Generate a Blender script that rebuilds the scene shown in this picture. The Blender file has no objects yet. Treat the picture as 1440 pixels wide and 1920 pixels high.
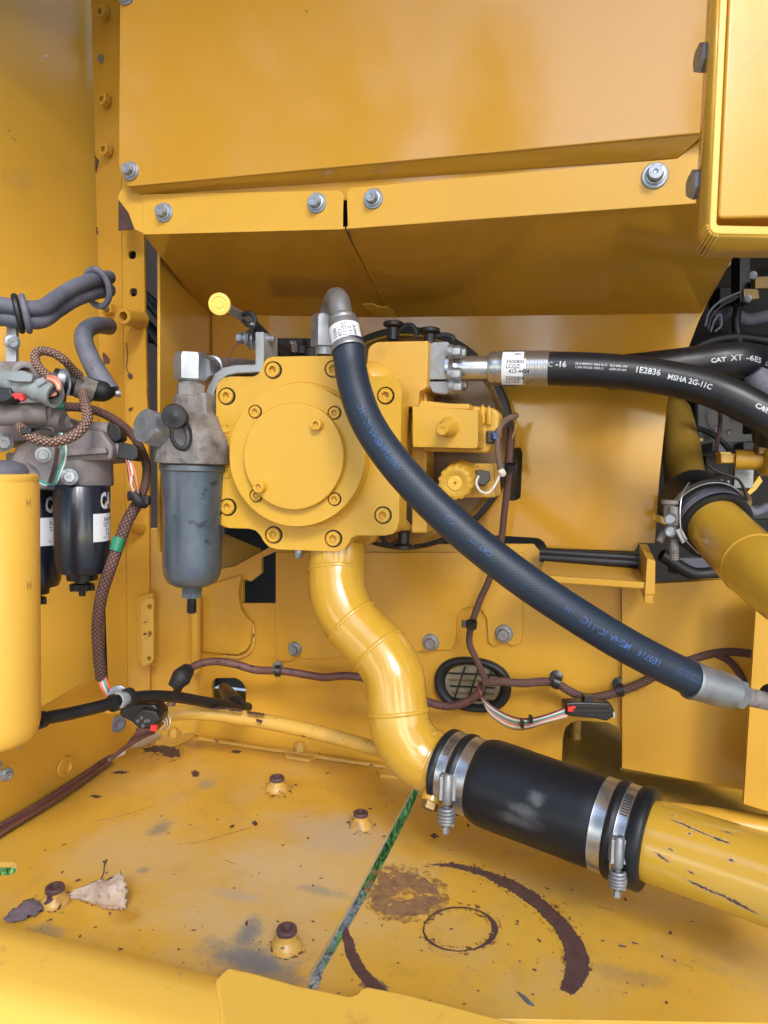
import bpy, math, random
from mathutils import Vector as V, Matrix
from mathutils.geometry import tessellate_polygon
random.seed(7)
sc = bpy.context.scene
PI = math.pi
# ------------------------------------------------------------------ camera
F = 1331.0                       # focal length in pixels of the 1440x1920 photograph (24 mm lens)
H = 0.62                         # eye height above the deck, metres
Yc = V((392, 85, 1331)).normalized()          # machine depth axis seen from the camera
Xc = V((4086, -217, -1331)).normalized()
Xc = (Xc - Yc * Xc.dot(Yc)).normalized()      # machine left-right axis
Zc = -Xc.cross(Yc)                             # machine up axis
if Zc.y < 0: Zc = -Zc
C0 = V((0, 0, H))
cam_d = bpy.data.cameras.new('camera'); cam = bpy.data.objects.new('camera', cam_d)
sc.collection.objects.link(cam); sc.camera = cam
right = V((Xc.x, Yc.x, Zc.x)); up = V((Xc.y, Yc.y, Zc.y)); fwd = V((Xc.z, Yc.z, Zc.z))
cam.matrix_world = Matrix(((right.x, up.x, -fwd.x, 0), (right.y, up.y, -fwd.y, 0), (right.z, up.z, -fwd.z, H), (0, 0, 0, 1)))
cam_d.sensor_fit = 'VERTICAL'; cam_d.sensor_height = 24; cam_d.sensor_width = 24; cam_d.lens = F / 1920 * 24
cam_d.clip_start = .01; cam_d.clip_end = 500
cam_d.dof.use_dof = True; cam_d.dof.focus_distance = 1.15; cam_d.dof.aperture_fstop = 9
# ------------------------------------------------------------------ world and sun
w = bpy.data.worlds.new('World'); sc.world = w; w.use_nodes = True
nt = w.node_tree; bg = nt.nodes['Background']
sky = nt.nodes.new('ShaderNodeTexSky'); sky.sky_type = 'NISHITA'; sky.sun_disc = False
SUN_EL, SUN_AZ = math.radians(35), math.radians(153)      # azimuth measured clockwise from +Y: behind the camera, left
sky.sun_elevation = SUN_EL; sky.sun_rotation = SUN_AZ
sky.air_density = 1.0; sky.dust_density = 1.2; sky.ozone_density = 1.5
nt.links.new(sky.outputs[0], bg.inputs[0]); bg.inputs[1].default_value = .13
sd = bpy.data.lights.new('sun', 'SUN'); so = bpy.data.objects.new('sun', sd); sc.collection.objects.link(so)
sd.energy = .95; sd.angle = math.radians(18); sd.color = (1, .975, .94)
sdir = V((math.sin(SUN_AZ) * math.cos(SUN_EL), math.cos(SUN_AZ) * math.cos(SUN_EL), math.sin(SUN_EL)))
so.rotation_euler = sdir.to_track_quat('Z', 'Y').to_euler()
sc.view_settings.view_transform = 'Standard'; sc.view_settings.look = 'None'
sc.view_settings.exposure = 1.88; sc.view_settings.gamma = 1
sc.cycles.max_bounces = 8; sc.cycles.diffuse_bounces = 5; sc.cycles.glossy_bounces = 4
# ------------------------------------------------------------------ pixel -> place helpers
def ray(px, py):
    r = V(((px - 720) / F, (960 - py) / F, 1.0))
    return V((r.dot(Xc), r.dot(Yc), r.dot(Zc)))
def P(px, py, d): return C0 + ray(px, py) * d          # d metres in front of the camera
def Q(px, py, Y):
    r = ray(px, py); return C0 + r * (Y / r.y)          # on the upright plane Y
def QZ(px, py, z):
    r = ray(px, py); return C0 + r * ((z - H) / r.z)    # on the level plane z
def QX(px, py, x):
    r = ray(px, py); return C0 + r * (x / r.x)
def depth(p): return (p - C0).dot(fwd)
def S(n, p): return n * (depth(p) if isinstance(p, V) else p) / F   # n pixels at that place, in metres
def lerp(a, b, t): return a + (b - a) * t
def rnd(pts, r, n=4):
    """round the corners of a pixel polygon; r a number or a list"""
    out = []; N = len(pts)
    for i, p in enumerate(pts):
        rr = r[i] if isinstance(r, (list, tuple)) else r
        p = V(p[:2]); a = V(pts[i - 1][:2]); b = V(pts[(i + 1) % N][:2])
        la, lb = (a - p).length, (b - p).length
        if rr <= 0 or la < 1e-6 or lb < 1e-6: out.append((p.x, p.y)); continue
        k = min(rr, la * .49, lb * .49)
        s = p + (a - p) / la * k; e = p + (b - p) / lb * k
        for j in range(n + 1):
            t = j / n; q = s * (1 - t) ** 2 + p * 2 * t * (1 - t) + e * t * t
            out.append((q.x, q.y))
    return out
def circ(cx, cy, rx, ry=None, n=20, a0=0):
    ry = ry or rx
    return [(cx + rx * math.cos(a0 + 2 * PI * i / n), cy + ry * math.sin(a0 + 2 * PI * i / n)) for i in range(n)]
# ------------------------------------------------------------------ mesh builder
def basis(ax, hint=None):
    ax = ax.normalized(); h = hint or (V((0, 0, 1)) if abs(ax.z) < .9 else V((1, 0, 0)))
    u = (h - ax * h.dot(ax)).normalized(); return u, ax.cross(u)
def catmull(pts, n=8):
    pts = [V(p) for p in pts]
    if len(pts) < 3: return [lerp(pts[0], pts[-1], i / n) for i in range(n + 1)]
    out = []
    for i in range(len(pts) - 1):
        p1, p2 = pts[i], pts[i + 1]
        p0 = pts[i - 1] if i else p1 * 2 - p2
        p3 = pts[i + 2] if i + 2 < len(pts) else p2 * 2 - p1
        for j in range(n):
            t = j / n
            out.append(.5 * ((2 * p1) + (p2 - p0) * t + (2 * p0 - 5 * p1 + 4 * p2 - p3) * t * t + (3 * p1 - p0 - 3 * p2 + p3) * t ** 3))
    out.append(pts[-1]); return out
class M:
    def __init__(s): s.v = []; s.f = []; s.uv = []
    def add(s, vs, fs, uvs=None):
        b = len(s.v); s.v += [V(v) for v in vs]
        for k, f in enumerate(fs):
            s.f.append([b + i for i in f]); s.uv.append(uvs[k] if uvs else [(0, 0)] * len(f))
        return s
    def lathe(s, o, ax, rings, seg=24, hint=None, ph=0.0):
        """rings of (radius, offset along the axis[, 'h' = hexagonal])"""
        u, w_ = basis(ax, hint); ax = ax.normalized(); vs = []; fs = []; idx = []
        for rg in rings:
            r, t = rg[0], rg[1]; hx = len(rg) > 2
            if r <= 1e-9: idx.append([len(vs)]); vs.append(o + ax * t); continue
            row = []
            for i in range(seg):
                a = 2 * PI * i / seg; rr = r
                if hx: am = (a % (PI / 3)) - PI / 6; rr = r * math.cos(PI / 6) / math.cos(am)
                row.append(len(vs)); vs.append(o + ax * t + (u * math.cos(a + ph) + w_ * math.sin(a + ph)) * rr)
            idx.append(row)
        for a, b in zip(idx[:-1], idx[1:]):
            if len(a) == 1 and len(b) == 1: continue
            for i in range(seg):
                j = (i + 1) % seg
                if len(a) == 1: fs.append([a[0], b[j], b[i]][::-1])
                elif len(b) == 1: fs.append([a[i], a[j], b[0]])
                else: fs.append([a[i], a[j], b[j], b[i]])
        return s.add(vs, fs)
    def tube(s, pts, r, seg=16, n=8, caps=True, smooth=True, flat=None):
        path = catmull(pts, n) if smooth else [V(p) for p in pts]
        m = len(path) - 1
        if not isinstance(r, (list, tuple)): r = [r, r]
        def rad(i):
            t = i / m * (len(r) - 1); k = min(int(t), len(r) - 2); return r[k] + (r[k + 1] - r[k]) * (t - k)
        vs = []; fs = []; uvs = []; L = 0; us = []
        tan = [(path[min(i + 1, m)] - path[max(i - 1, 0)]).normalized() for i in range(m + 1)]
        u, _ = basis(tan[0])
        for i, p in enumerate(path):
            if i: L += (p - path[i - 1]).length
            u = (u - tan[i] * u.dot(tan[i])).normalized(); w_ = tan[i].cross(u); R = rad(i); us.append(L)
            for k in range(seg):
                a = 2 * PI * k / seg; vs.append(p + (u * math.cos(a) + w_ * math.sin(a) * (flat or 1)) * R)
        r0 = max(r) or .01
        for i in range(m):
            for k in range(seg):
                k2 = (k + 1) % seg
                fs.append([i * seg + k, i * seg + k2, (i + 1) * seg + k2, (i + 1) * seg + k])
                a, b = us[i] / (2 * PI * r0), us[i + 1] / (2 * PI * r0)
                uvs.append([(a, k / seg), (a, (k + 1) / seg), (b, (k + 1) / seg), (b, k / seg)])
        if caps:
            for end in (0, m):
                vs.append(path[end]); c = len(vs) - 1
                for k in range(seg):
                    f = [c, end * seg + k, end * seg + (k + 1) % seg]
                    fs.append(f if end else f[::-1]); uvs.append([(0, 0)] * 3)
        s.add(vs, fs, uvs); s.path = path; s.tan = tan; s.rad = [rad(i) for i in range(m + 1)]; return s
    def box(s, c, x, y, z):
        """box by centre and three half-extent vectors"""
        vs = [c + x * i + y * j + z * k for i in (-1, 1) for j in (-1, 1) for k in (-1, 1)]
        fs = [[0, 1, 3, 2], [4, 6, 7, 5], [0, 4, 5, 1], [2, 3, 7, 6], [0, 2, 6, 4], [1, 5, 7, 3]]
        if x.cross(y).dot(z) < 0: fs = [f[::-1] for f in fs]
        return s.add(vs, fs)
    def slab(s, loop, back, holes=(), p2=None):
        """sheet with thickness: loop and holes are lists of 3-D points, back the vector to the rear face"""
        loops = [[V(p) for p in loop]] + [[V(p) for p in h] for h in holes]
        # drop to 2-D in the sheet's own plane
        n = V((0, 0, 0)); L = loops[0]
        for i in range(len(L)): n += (L[i] - L[0]).cross(L[(i + 1) % len(L)] - L[0])
        n.normalize(); u, w_ = basis(n)
        fl = [[V((p.dot(u), p.dot(w_), 0)) for p in lp] for lp in loops]
        tris = tessellate_polygon(fl); flat_ = [p for lp in loops for p in lp]; N = len(flat_)
        vs = flat_ + [p + back for p in flat_]; fs = []
        for t in tris:
            a, b, c = [flat_[i] for i in t]
            if (b - a).cross(c - a).length < 1e-12: continue
            f = list(t)
            if (b - a).cross(c - a).dot(back) > 0: f = f[::-1]
            fs.append(f); fs.append([i + N for i in f[::-1]])
        o = 0
        for k, lp in enumerate(loops):
            m = len(lp)
            nn = V((0, 0, 0))
            for i in range(m): nn += (lp[i] - lp[0]).cross(lp[(i + 1) % m] - lp[0])
            flip = (nn.dot(back) > 0) != (k > 0)
            for i in range(m):
                j = (i + 1) % m; f = [o + i, o + i + N, o + j + N, o + j]
                fs.append(f[::-1] if flip else f)
            o += m
        return s.add(vs, fs)
    def px(s, poly, Y, th, holes=()):
        """slab from a pixel outline on the upright plane Y, th metres thick to the rear"""
        g = lambda pl: [Q(p[0], p[1], p[2] if len(p) > 2 else Y) for p in pl]
        return s.slab(g(poly), V((0, th, 0)), [g(h) for h in holes])
    def pz(s, poly, z, th, holes=()):
        g = lambda pl: [QZ(p[0], p[1], z) for p in pl]
        return s.slab(g(poly), V((0, 0, -th)), [g(h) for h in holes])
# ------------------------------------------------------------------ objects
def top(o, label, cat, group=None, kind=None):
    if label: o['label'] = label
    if cat: o['category'] = cat
    if group: o['group'] = group
    if kind: o['kind'] = kind
    return o
def T(name, loc, label, cat, group=None, kind=None):
    o = bpy.data.objects.new(name, None); sc.collection.objects.link(o); o.location = V(loc)
    o.empty_display_size = .02
    o['wp'] = list(V(loc)); return top(o, label, cat, group, kind)
def obj(name, m, mt, par=None, bev=0, ang=35, bseg=2, top_=None, kind=None, label=None, flatsh=False):
    lo = V([min(v[i] for v in m.v) for i in range(3)]); hi = V([max(v[i] for v in m.v) for i in range(3)])
    c = V(((lo.x + hi.x) / 2, (lo.y + hi.y) / 2, lo.z))
    me = bpy.data.meshes.new(name); me.from_pydata([v - c for v in m.v], [], m.f)
    uv = me.uv_layers.new(name='UVMap').data; k = 0
    for q in m.uv:
        for t in q: uv[k].uv = t; k += 1
    me.validate(); me.update()
    if bev:
        import bmesh
        bb = bmesh.new(); bb.from_mesh(me); bmesh.ops.dissolve_degenerate(bb, dist=1e-6, edges=bb.edges[:])
        bmesh.ops.dissolve_limit(bb, angle_limit=.01, verts=[], edges=bb.edges[:]); bb.to_mesh(me); bb.free()
    o = bpy.data.objects.new(name, me); sc.collection.objects.link(o)
    o['wp'] = list(c)
    if par is not None: o.parent = par; o.location = c - V(par['wp'])
    else: o.location = c
    me.materials.append(mt)
    if not flatsh: me.shade_smooth(); me.set_sharp_from_angle(angle=math.radians(ang))
    if bev:
        b = o.modifiers.new('bevel', 'BEVEL'); b.width = bev; b.segments = bseg; b.limit_method = 'ANGLE'
        b.angle_limit = math.radians(40); b.harden_normals = True; b.use_clamp_overlap = True
    if top_: top(o, *top_)
    if kind: o['kind'] = kind
    if label: o['label'] = label
    return o
# ------------------------------------------------------------------ materials
def lin(r, g, b): return tuple(((c / 255) / 12.92 if c / 255 <= .04045 else ((c / 255 + .055) / 1.055) ** 2.4) for c in (r, g, b)) + (1,)
def mat(name, col, rough=.5, metal=0, coat=0, spec=.5, noise=None, dirt=None, chips=None, bump=None, braid=None, rvar=0, spots=None):
    """col linear rgb; noise=(col2, scale, amount); dirt=(col, scale, lo, hi[, amount]); chips=(col, scale, threshold); bump=(scale, strength)"""
    m = bpy.data.materials.new(name); m.use_nodes = True; t = m.node_tree; N = t.nodes; L = t.links
    b = N['Principled BSDF']; co = N.new('ShaderNodeTexCoord').outputs['Object']
    geo = N.new('ShaderNodeNewGeometry').outputs['Position']
    b.inputs['Roughness'].default_value = rough; b.inputs['Metallic'].default_value = metal
    b.inputs['Specular IOR Level'].default_value = spec; b.inputs['Coat Weight'].default_value = coat
    b.inputs['Coat Roughness'].default_value = .08
    def ns(scale, detail=4, src=geo, stretch=None, rough_=.6):
        n = N.new('ShaderNodeTexNoise'); n.inputs['Scale'].default_value = scale; n.inputs['Detail'].default_value = detail
        n.inputs['Roughness'].default_value = rough_
        if stretch:
            mp = N.new('ShaderNodeMapping'); mp.inputs['Scale'].default_value = stretch[:3]
            if len(stretch) > 3: mp.inputs['Rotation'].default_value = (0, 0, stretch[3])
            L.new(src, mp.inputs[0]); src = mp.outputs[0]
        L.new(src, n.inputs['Vector']); return n.outputs['Fac']
    def ramp(x, lo, hi):
        r = N.new('ShaderNodeMapRange'); r.interpolation_type = 'SMOOTHSTEP'
        r.inputs['From Min'].default_value = lo; r.inputs['From Max'].default_value = hi
        L.new(x, r.inputs['Value']); return r.outputs[0]
    def mix(f, a, bcol, amt=1):
        x = N.new('ShaderNodeMix'); x.data_type = 'RGBA'
        if amt != 1:
            k = N.new('ShaderNodeMath'); k.operation = 'MULTIPLY'; L.new(f, k.inputs[0]); k.inputs[1].default_value = amt; f = k.outputs[0]
        L.new(f, x.inputs[0])
        if isinstance(a, tuple): x.inputs[6].default_value = a
        else: L.new(a, x.inputs[6])
        if isinstance(bcol, tuple): x.inputs[7].default_value = bcol
        else: L.new(bcol, x.inputs[7])
        return x.outputs[2]
    c4 = lambda c: tuple(c)[:3] + (1,)
    cur = c4(col); roughv = None
    if noise: cur = mix(ramp(ns(noise[1], 5), .3, .7), cur, c4(noise[0]), noise[2] if len(noise) > 2 else 1)
    for dd in (dirt if isinstance(dirt, list) else [dirt] if dirt else []):
        f = ramp(ns(dd[1], 8, stretch=dd[5] if len(dd) > 5 else None), dd[2], dd[3]); cur = mix(f, cur, c4(dd[0]), dd[4] if len(dd) > 4 else 1)
        if roughv is None: roughv = f
    for cc in (chips if isinstance(chips, list) else [chips] if chips else []):
        f = ramp(ns(cc[1], 3, stretch=cc[3] if len(cc) > 3 else None), cc[2], cc[2] + .012); cur = mix(f, cur, c4(cc[0]))
    for (pc, rad, scol, amt, fuzz) in (spots or []):
        sub = N.new('ShaderNodeVectorMath'); sub.operation = 'SUBTRACT'; L.new(geo, sub.inputs[0]); sub.inputs[1].default_value = pc
        dv = N.new('ShaderNodeVectorMath'); dv.operation = 'DIVIDE'; L.new(sub.outputs[0], dv.inputs[0]); dv.inputs[1].default_value = rad
        ln = N.new('ShaderNodeVectorMath'); ln.operation = 'LENGTH'; L.new(dv.outputs[0], ln.inputs[0])
        ad = N.new('ShaderNodeMath'); ad.operation = 'MULTIPLY_ADD'; L.new(ns(fuzz, 9, rough_=.75), ad.inputs[0]); ad.inputs[1].default_value = 2.4; L.new(ln.outputs['Value'], ad.inputs[2])
        cur = mix(ramp(ad.outputs[0], 2.35, 1.35), cur, c4(scol), amt)
    h = []
    if braid:
        uvn = N.new('ShaderNodeTexCoord').outputs['UV']; outs = []
        for sgn in (1, -1):
            mp = N.new('ShaderNodeMapping'); mp.inputs['Rotation'].default_value = (0, 0, sgn * braid[2]); L.new(uvn, mp.inputs[0])
            wv = N.new('ShaderNodeTexWave'); wv.inputs['Scale'].default_value = braid[0]; L.new(mp.outputs[0], wv.inputs[0]); outs.append(wv.outputs['Fac'])
        mx = N.new('ShaderNodeMath'); mx.operation = 'MULTIPLY'; L.new(outs[0], mx.inputs[0]); L.new(outs[1], mx.inputs[1])
        cur = mix(ramp(mx.outputs[0], .15, .6), cur, c4(braid[1]), braid[4] if len(braid) > 4 else 1); h.append((mx.outputs[0], braid[3]))
    if isinstance(cur, tuple): b.inputs['Base Color'].default_value = cur
    else: L.new(cur, b.inputs['Base Color'])
    if rvar:
        rr = N.new('ShaderNodeMapRange'); rr.inputs['From Min'].default_value = .3; rr.inputs['From Max'].default_value = .7
        rr.inputs['To Min'].default_value = rough - rvar; rr.inputs['To Max'].default_value = rough + rvar
        L.new(roughv if roughv is not None else ns(6, 6), rr.inputs['Value']); L.new(rr.outputs[0], b.inputs['Roughness'])
    for bb in (bump if isinstance(bump, list) else [bump] if bump else []): h.append((ns(bb[0], 3), bb[1], bb[2] if len(bb) > 2 else None))
    prev = None
    for x in h:
        bn = N.new('ShaderNodeBump'); bn.inputs['Strength'].default_value = x[1]; bn.inputs['Distance'].default_value = (x[2] if len(x) > 2 and x[2] else .001)
        L.new(x[0], bn.inputs['Height'])
        if prev: L.new(prev, bn.inputs['Normal'])
        prev = bn.outputs[0]
    if prev: L.new(prev, b.inputs['Normal'])
    return m
YEL = (.61, .340, .040); YEL2 = (.56, .300, .034)
PRIM = (.085, .040, .038)
def fs(x, y, rx, ry, col, amt, fuzz=22):
    return (tuple(QZ(x, y, 0)), (rx, ry, 1), col, amt, fuzz)
BLU, PAL, ORG = (.13, .17, .20), (.62, .47, .25), (.50, .25, .03)
SLEEVE_SPOTS = [(tuple(P(975, 1525, .93)), (.030, .03, .010), (.10, .105, .115), .8, 40), (tuple(P(960, 1545, .93)), (.05, .04, .012), (.07, .075, .085), .8, 45), (tuple(P(1005, 1500, .93)), (.014, .03, .010), (.11, .115, .12), .8, 50)]
FLOOR_SPOTS = [fs(560, 1640, .20, .17, PAL, .75, 7), fs(250, 1600, .16, .12, PAL, .5, 8), fs(640, 1560, .12, .08, (.52, .42, .30), .7, 9), fs(380, 1730, .12, .06, PAL, .55, 12),
    fs(470, 1800, .075, .035, BLU, .85, 26), fs(460, 1755, .022, .05, BLU, .75, 30), fs(520, 1825, .06, .02, (.16, .17, .18), .6, 30), fs(300, 1553, .02, .035, BLU, .6, 30), fs(385, 1470, .022, .03, (.20, .24, .22), .5, 30),
    fs(268, 1632, .012, .012, BLU, .5, 40), fs(600, 1670, .05, .015, (.2, .24, .22), .5, 40), fs(240, 1720, .03, .025, ORG, .8, 20), fs(540, 1470, .04, .03, ORG, .6, 20), fs(90, 1745, .03, .02, BLU, .5, 30),
    fs(330, 1390, .16, .025, (.20, .14, .09), .6, 30), fs(1180, 1830, .06, .02, (.34, .22, .10), .6, 30), fs(1260, 1700, .10, .05, PAL, .35, 12), fs(450, 1680, .05, .015, (.42, .36, .33), .5, 40)]
m_yel = mat('yellow_enamel', YEL, .30, noise=(YEL2, 3, .6), dirt=((.36, .20, .06), 7, .56, .82, .45), bump=[(190, .06), (14, .06, .004)], chips=(PRIM, 60, .775), rvar=.05)
m_hood = mat('yellow_hood_enamel', (.50, .255, .026), .10, noise=((.48, .243, .025), 2, .6), dirt=((.40, .22, .055), 30, .60, .85, .3), spec=.55, bump=[(260, .05), (5, .10, .010)], coat=.28, chips=(PRIM, 45, .79))
m_pump = mat('yellow_pump_paint', (.62, .355, .036), .38, noise=((.58, .325, .033), 6, .5), dirt=((.42, .24, .06), 11, .58, .80, .5), bump=[(420, .10), (70, .12, .0015)], rvar=.06, chips=(PRIM, 80, .79))
m_cast = mat('yellow_cast_paint', (.62, .36, .055), .42, noise=((.57, .32, .05), 8, .5), dirt=((.36, .20, .055), 14, .52, .78, .6), bump=[(300, .3), (60, .15, .002)])
m_bellshade = mat('shade_toned_cast_paint', (.50, .28, .045), .42, noise=((.42, .23, .04), 8, .6), dirt=((.11, .06, .03), 7, .30, .52, .92), bump=[(300, .3), (60, .15, .002)])  # the brown patches paint in the shade on the bell housing
m_pipe = mat('yellow_pipe_paint', (.57, .33, .036), .18, noise=((.53, .30, .032), 5, .5), spec=.8, coat=.3, bump=[(200, .05), (25, .05, .003)], chips=(PRIM, 70, .78))
m_worn = mat('worn_yellow_paint', (.62, .37, .065), .35, noise=((.54, .34, .08), 9, .7), bump=[(150, .08)], dirt=((.42, .27, .10), 14, .55, .75, .7),
             chips=[(PRIM, 34, .665, (1, 3, 1)), (PRIM, 90, .69)])
m_floor = mat('dusty_deck_paint', (.70, .405, .048), .42, noise=((.62, .35, .042), 3.5, .8), rvar=.12, spots=FLOOR_SPOTS,
              dirt=[((.52, .38, .19), 4.5, .44, .74, .75), ((.20, .19, .19), 6, .60, .76, .55), ((.44, .25, .06), 22, .5, .8, .5), ((.30, .22, .14), 14, .62, .74, .45, (1, 7, 1, .5))],
              chips=[((.07, .038, .035), 75, .715), ((.06, .04, .04), 26, .735, (1, 5, 1, .7)), ((.10, .05, .04), 170, .745)], bump=[(120, .10), (20, .1, .002)])
m_scr = mat('faint_scratch', (.26, .15, .06), .5, noise=((.5, .3, .08), 90, .9))
m_boss = mat('chipped_boss_paint', (.62, .37, .065), .38, noise=((.50, .30, .08), 30, .8), dirt=((.22, .12, .07), 45, .5, .68, .8), chips=[((.07, .04, .04), 65, .585)], bump=(120, .4, .0015))
m_prim = mat('bare_primer', (.075, .038, .040), .55, noise=((.12, .065, .06), 60, .8), bump=(200, .3), chips=((.60, .32, .06), 110, .74))
m_mud = mat('dried_mud', (.20, .105, .055), .9, noise=((.33, .19, .07), 70, .9), bump=(150, .6, .002), chips=((.62, .335, .06), 60, .62))
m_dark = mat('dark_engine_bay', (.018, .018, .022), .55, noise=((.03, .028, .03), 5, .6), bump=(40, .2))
m_grey_w = mat('grey_brown_plate', (.20, .16, .155), .5, noise=((.16, .13, .12), 7, .6))
m_rub = mat('black_rubber', (.010, .011, .014), .48, noise=((.018, .019, .024), 14, .6), bump=(160, .1), spec=.45)
m_sleeve = mat('sleeve_rubber', (.008, .009, .012), .42, noise=((.012, .014, .018), 6, .6), bump=[(300, .06), (30, .06, .002)], dirt=((.05, .055, .065), 18, .60, .74, .5), spec=.35, spots=SLEEVE_SPOTS)
m_hose = mat('wrapped_hose_rubber', (.010, .019, .036), .46, noise=((.016, .030, .054), 9, .6), braid=(13, (.016, .027, .048), .95, .22, .28), spec=.5)
m_hosed = mat('smooth_hose_rubber', (.007, .008, .011), .40, bump=(300, .06), noise=((.02, .02, .024), 20, .5))
m_ghose = mat('dusty_grey_hose', (.090, .100, .140), .62, noise=((.17, .175, .22), 18, .8), bump=(220, .2), dirt=((.04, .04, .05), 24, .6, .7, .7))
m_plas = mat('black_plastic', (.012, .012, .014), .32, bump=(200, .05), noise=((.02, .02, .022), 30, .6))
m_zinc = mat('zinc_plated_steel', (.40, .44, .50), .40, .75, noise=((.26, .28, .31), 60, .8), bump=(250, .12), rvar=.05)
m_dzinc = mat('dull_zinc_steel', (.36, .38, .41), .5, .8, noise=((.25, .25, .26), 45, .8), bump=(200, .2))
m_stain = mat('polished_stainless', (.52, .53, .55), .27, .9, noise=((.5, .47, .43), 30, .5), bump=(120, .05))
m_chrome = mat('bright_steel_tube', (.54, .55, .57), .24, .9, bump=(60, .05))
m_brk = mat('grey_bracket_paint', (.42, .44, .46), .35, .35, noise=((.33, .35, .38), 14, .6), bump=(250, .15))
m_dirty = mat('dirty_casting', (.20, .185, .18), .62, .15, noise=((.34, .32, .31), 22, .8), dirt=[((.115, .080, .06), 17, .45, .62, .7), ((.045, .042, .045), 60, .5, .72, .7)], bump=[(160, .5), (45, .4, .002)])
m_fhead = mat('mauve_grey_casting', (.20, .18, .19), .58, .2, noise=((.27, .24, .24), 20, .7), dirt=((.15, .10, .085), 12, .5, .7, .6), bump=(260, .3))
m_can = mat('scuffed_grey_canister', (.085, .115, .155), .34, .5, noise=((.14, .18, .225), 11, .8), dirt=[((.27, .30, .33), 8, .48, .75, .75, (1, 1, .5)), ((.012, .012, .015), 34, .58, .66, .6)], bump=[(150, .15), (500, .1)], rvar=.06)
m_blkcan = mat('gloss_black_canister', (.007, .011, .024), .28, bump=(300, .03), noise=((.014, .015, .02), 8, .5), coat=.3)
m_braid = mat('brown_braided_sleeve', (.075, .038, .034), .75, braid=(3.4, (.23, .115, .088), .80, .8), noise=((.03, .015, .015), 40, .6))
m_braid2 = mat('tan_braided_sleeve', (.10, .055, .045), .75, braid=(2.9, (.44, .28, .21), .80, .9), noise=((.03, .02, .02), 40, .5))
m_loom = mat('smooth_maroon_loom', (.115, .050, .045), .55, noise=((.17, .08, .07), 60, .7), bump=(120, .3), chips=((.02, .015, .02), 90, .64))
m_tape = mat('black_cloth_tape', (.012, .012, .014), .6, bump=(160, .4))
m_red = mat('red_plastic', (.85, .03, .03), .4); m_green = mat('green_wire', (.02, .22, .12), .4); m_teal = mat('teal_wire', (.03, .30, .27), .4)
m_pink = mat('pink_wire', (.75, .22, .18), .4); m_white = mat('white_wire', (.75, .70, .62), .45); m_orange = mat('orange_wire', (.85, .25, .10), .4)
m_dred = mat('dark_red_wire', (.16, .03, .03), .45)
m_conn = mat('grey_connector_plastic', (.22, .25, .26), .42, noise=((.30, .33, .34), 30, .5), bump=(200, .1))
m_label = mat('white_label_paper', (.74, .76, .80), .45, noise=((.60, .63, .68), 45, .5))
m_ink = mat('black_print', (.03, .03, .035), .5); m_wink = mat('white_print', (.62, .66, .72), .5, noise=((.35, .38, .42), 200, .7)); m_bink = mat('blue_print', (.045, .12, .34), .5, noise=((.018, .035, .07), 160, .9))
m_tri = mat('yellow_print', (.80, .50, .03), .5)
m_cap = mat('pale_yellow_plastic', (.85, .60, .12), .38, noise=((.78, .52, .1), 20, .5))
m_cyl = mat('yellow_filter_paint', (.80, .47, .075), .34, noise=((.77, .44, .07), 3, .5), bump=(300, .04))
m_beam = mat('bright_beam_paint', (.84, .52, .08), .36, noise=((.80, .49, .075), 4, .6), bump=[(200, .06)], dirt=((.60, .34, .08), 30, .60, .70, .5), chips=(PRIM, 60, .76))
m_leaf = mat('dry_leaf', (.48, .36, .26), .8, noise=((.62, .52, .42), 60, .8), dirt=((.25, .13, .08), 120, .5, .7, .8), bump=(120, .6, .002))
m_leaf2 = mat('purple_dry_leaf', (.13, .10, .12), .8, noise=((.20, .15, .17), 60, .8), bump=(90, .8, .002))
m_olive = mat('shade_darkened_yellow_paint', (.33, .20, .035), .22, coat=.3, bump=(80, .08))  # yellow paint with the shade worked into a darker colour
m_rust = mat('rusty_brass', (.30, .20, .08), .5, .5, noise=((.2, .14, .06), 40, .7))
m_grass = mat('green_grass', (.30, .62, .16), .6, noise=((.06, .16, .04), 30, .9), dirt=((.75, .8, .6), 40, .6, .7, .8)); m_gravel = mat('pale_stony_ground', (.74, .70, .62), .9, noise=((.10, .12, .06), 4, .8), bump=(30, 1, .02), chips=((.7, .7, .68), 22, .62))
m_mesh = mat('grimy_mesh_behind', (.24, .21, .14), .6, noise=((.15, .13, .09), 50, .8), bump=(90, .4))
m_bark = mat('bark', (.09, .065, .045), .9, bump=(20, 1, .01)); m_fol = mat('foliage', (.045, .085, .02), .6, noise=((.03, .055, .015), 2, .8))
def halo(name, col, lo, hi, sc_=85):
    m = mat(name, col, .6, noise=((col[0] * 1.6, col[1] * 1.6, col[2] * 1.6), 60, .7)); t = m.node_tree; b = t.nodes['Principled BSDF']
    n = t.nodes.new('ShaderNodeTexNoise'); n.inputs['Scale'].default_value = sc_; n.inputs['Detail'].default_value = 8; n.inputs['Roughness'].default_value = .75
    t.links.new(t.nodes.new('ShaderNodeNewGeometry').outputs['Position'], n.inputs['Vector'])
    r = t.nodes.new('ShaderNodeMapRange'); r.inputs['From Min'].default_value = lo; r.inputs['From Max'].default_value = hi
    t.links.new(n.outputs['Fac'], r.inputs['Value']); t.links.new(r.outputs[0], b.inputs['Alpha']); return m
m_halo = halo('speckled_rust_edge', (.10, .05, .035), .54, .60); m_halo2 = halo('thin_mud_film', (.22, .115, .05), .46, .66, 60)
m_scuff = mat('scuffed_pipe_paint', (.46, .30, .12), .5, noise=((.58, .36, .10), 60, .8))
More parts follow.
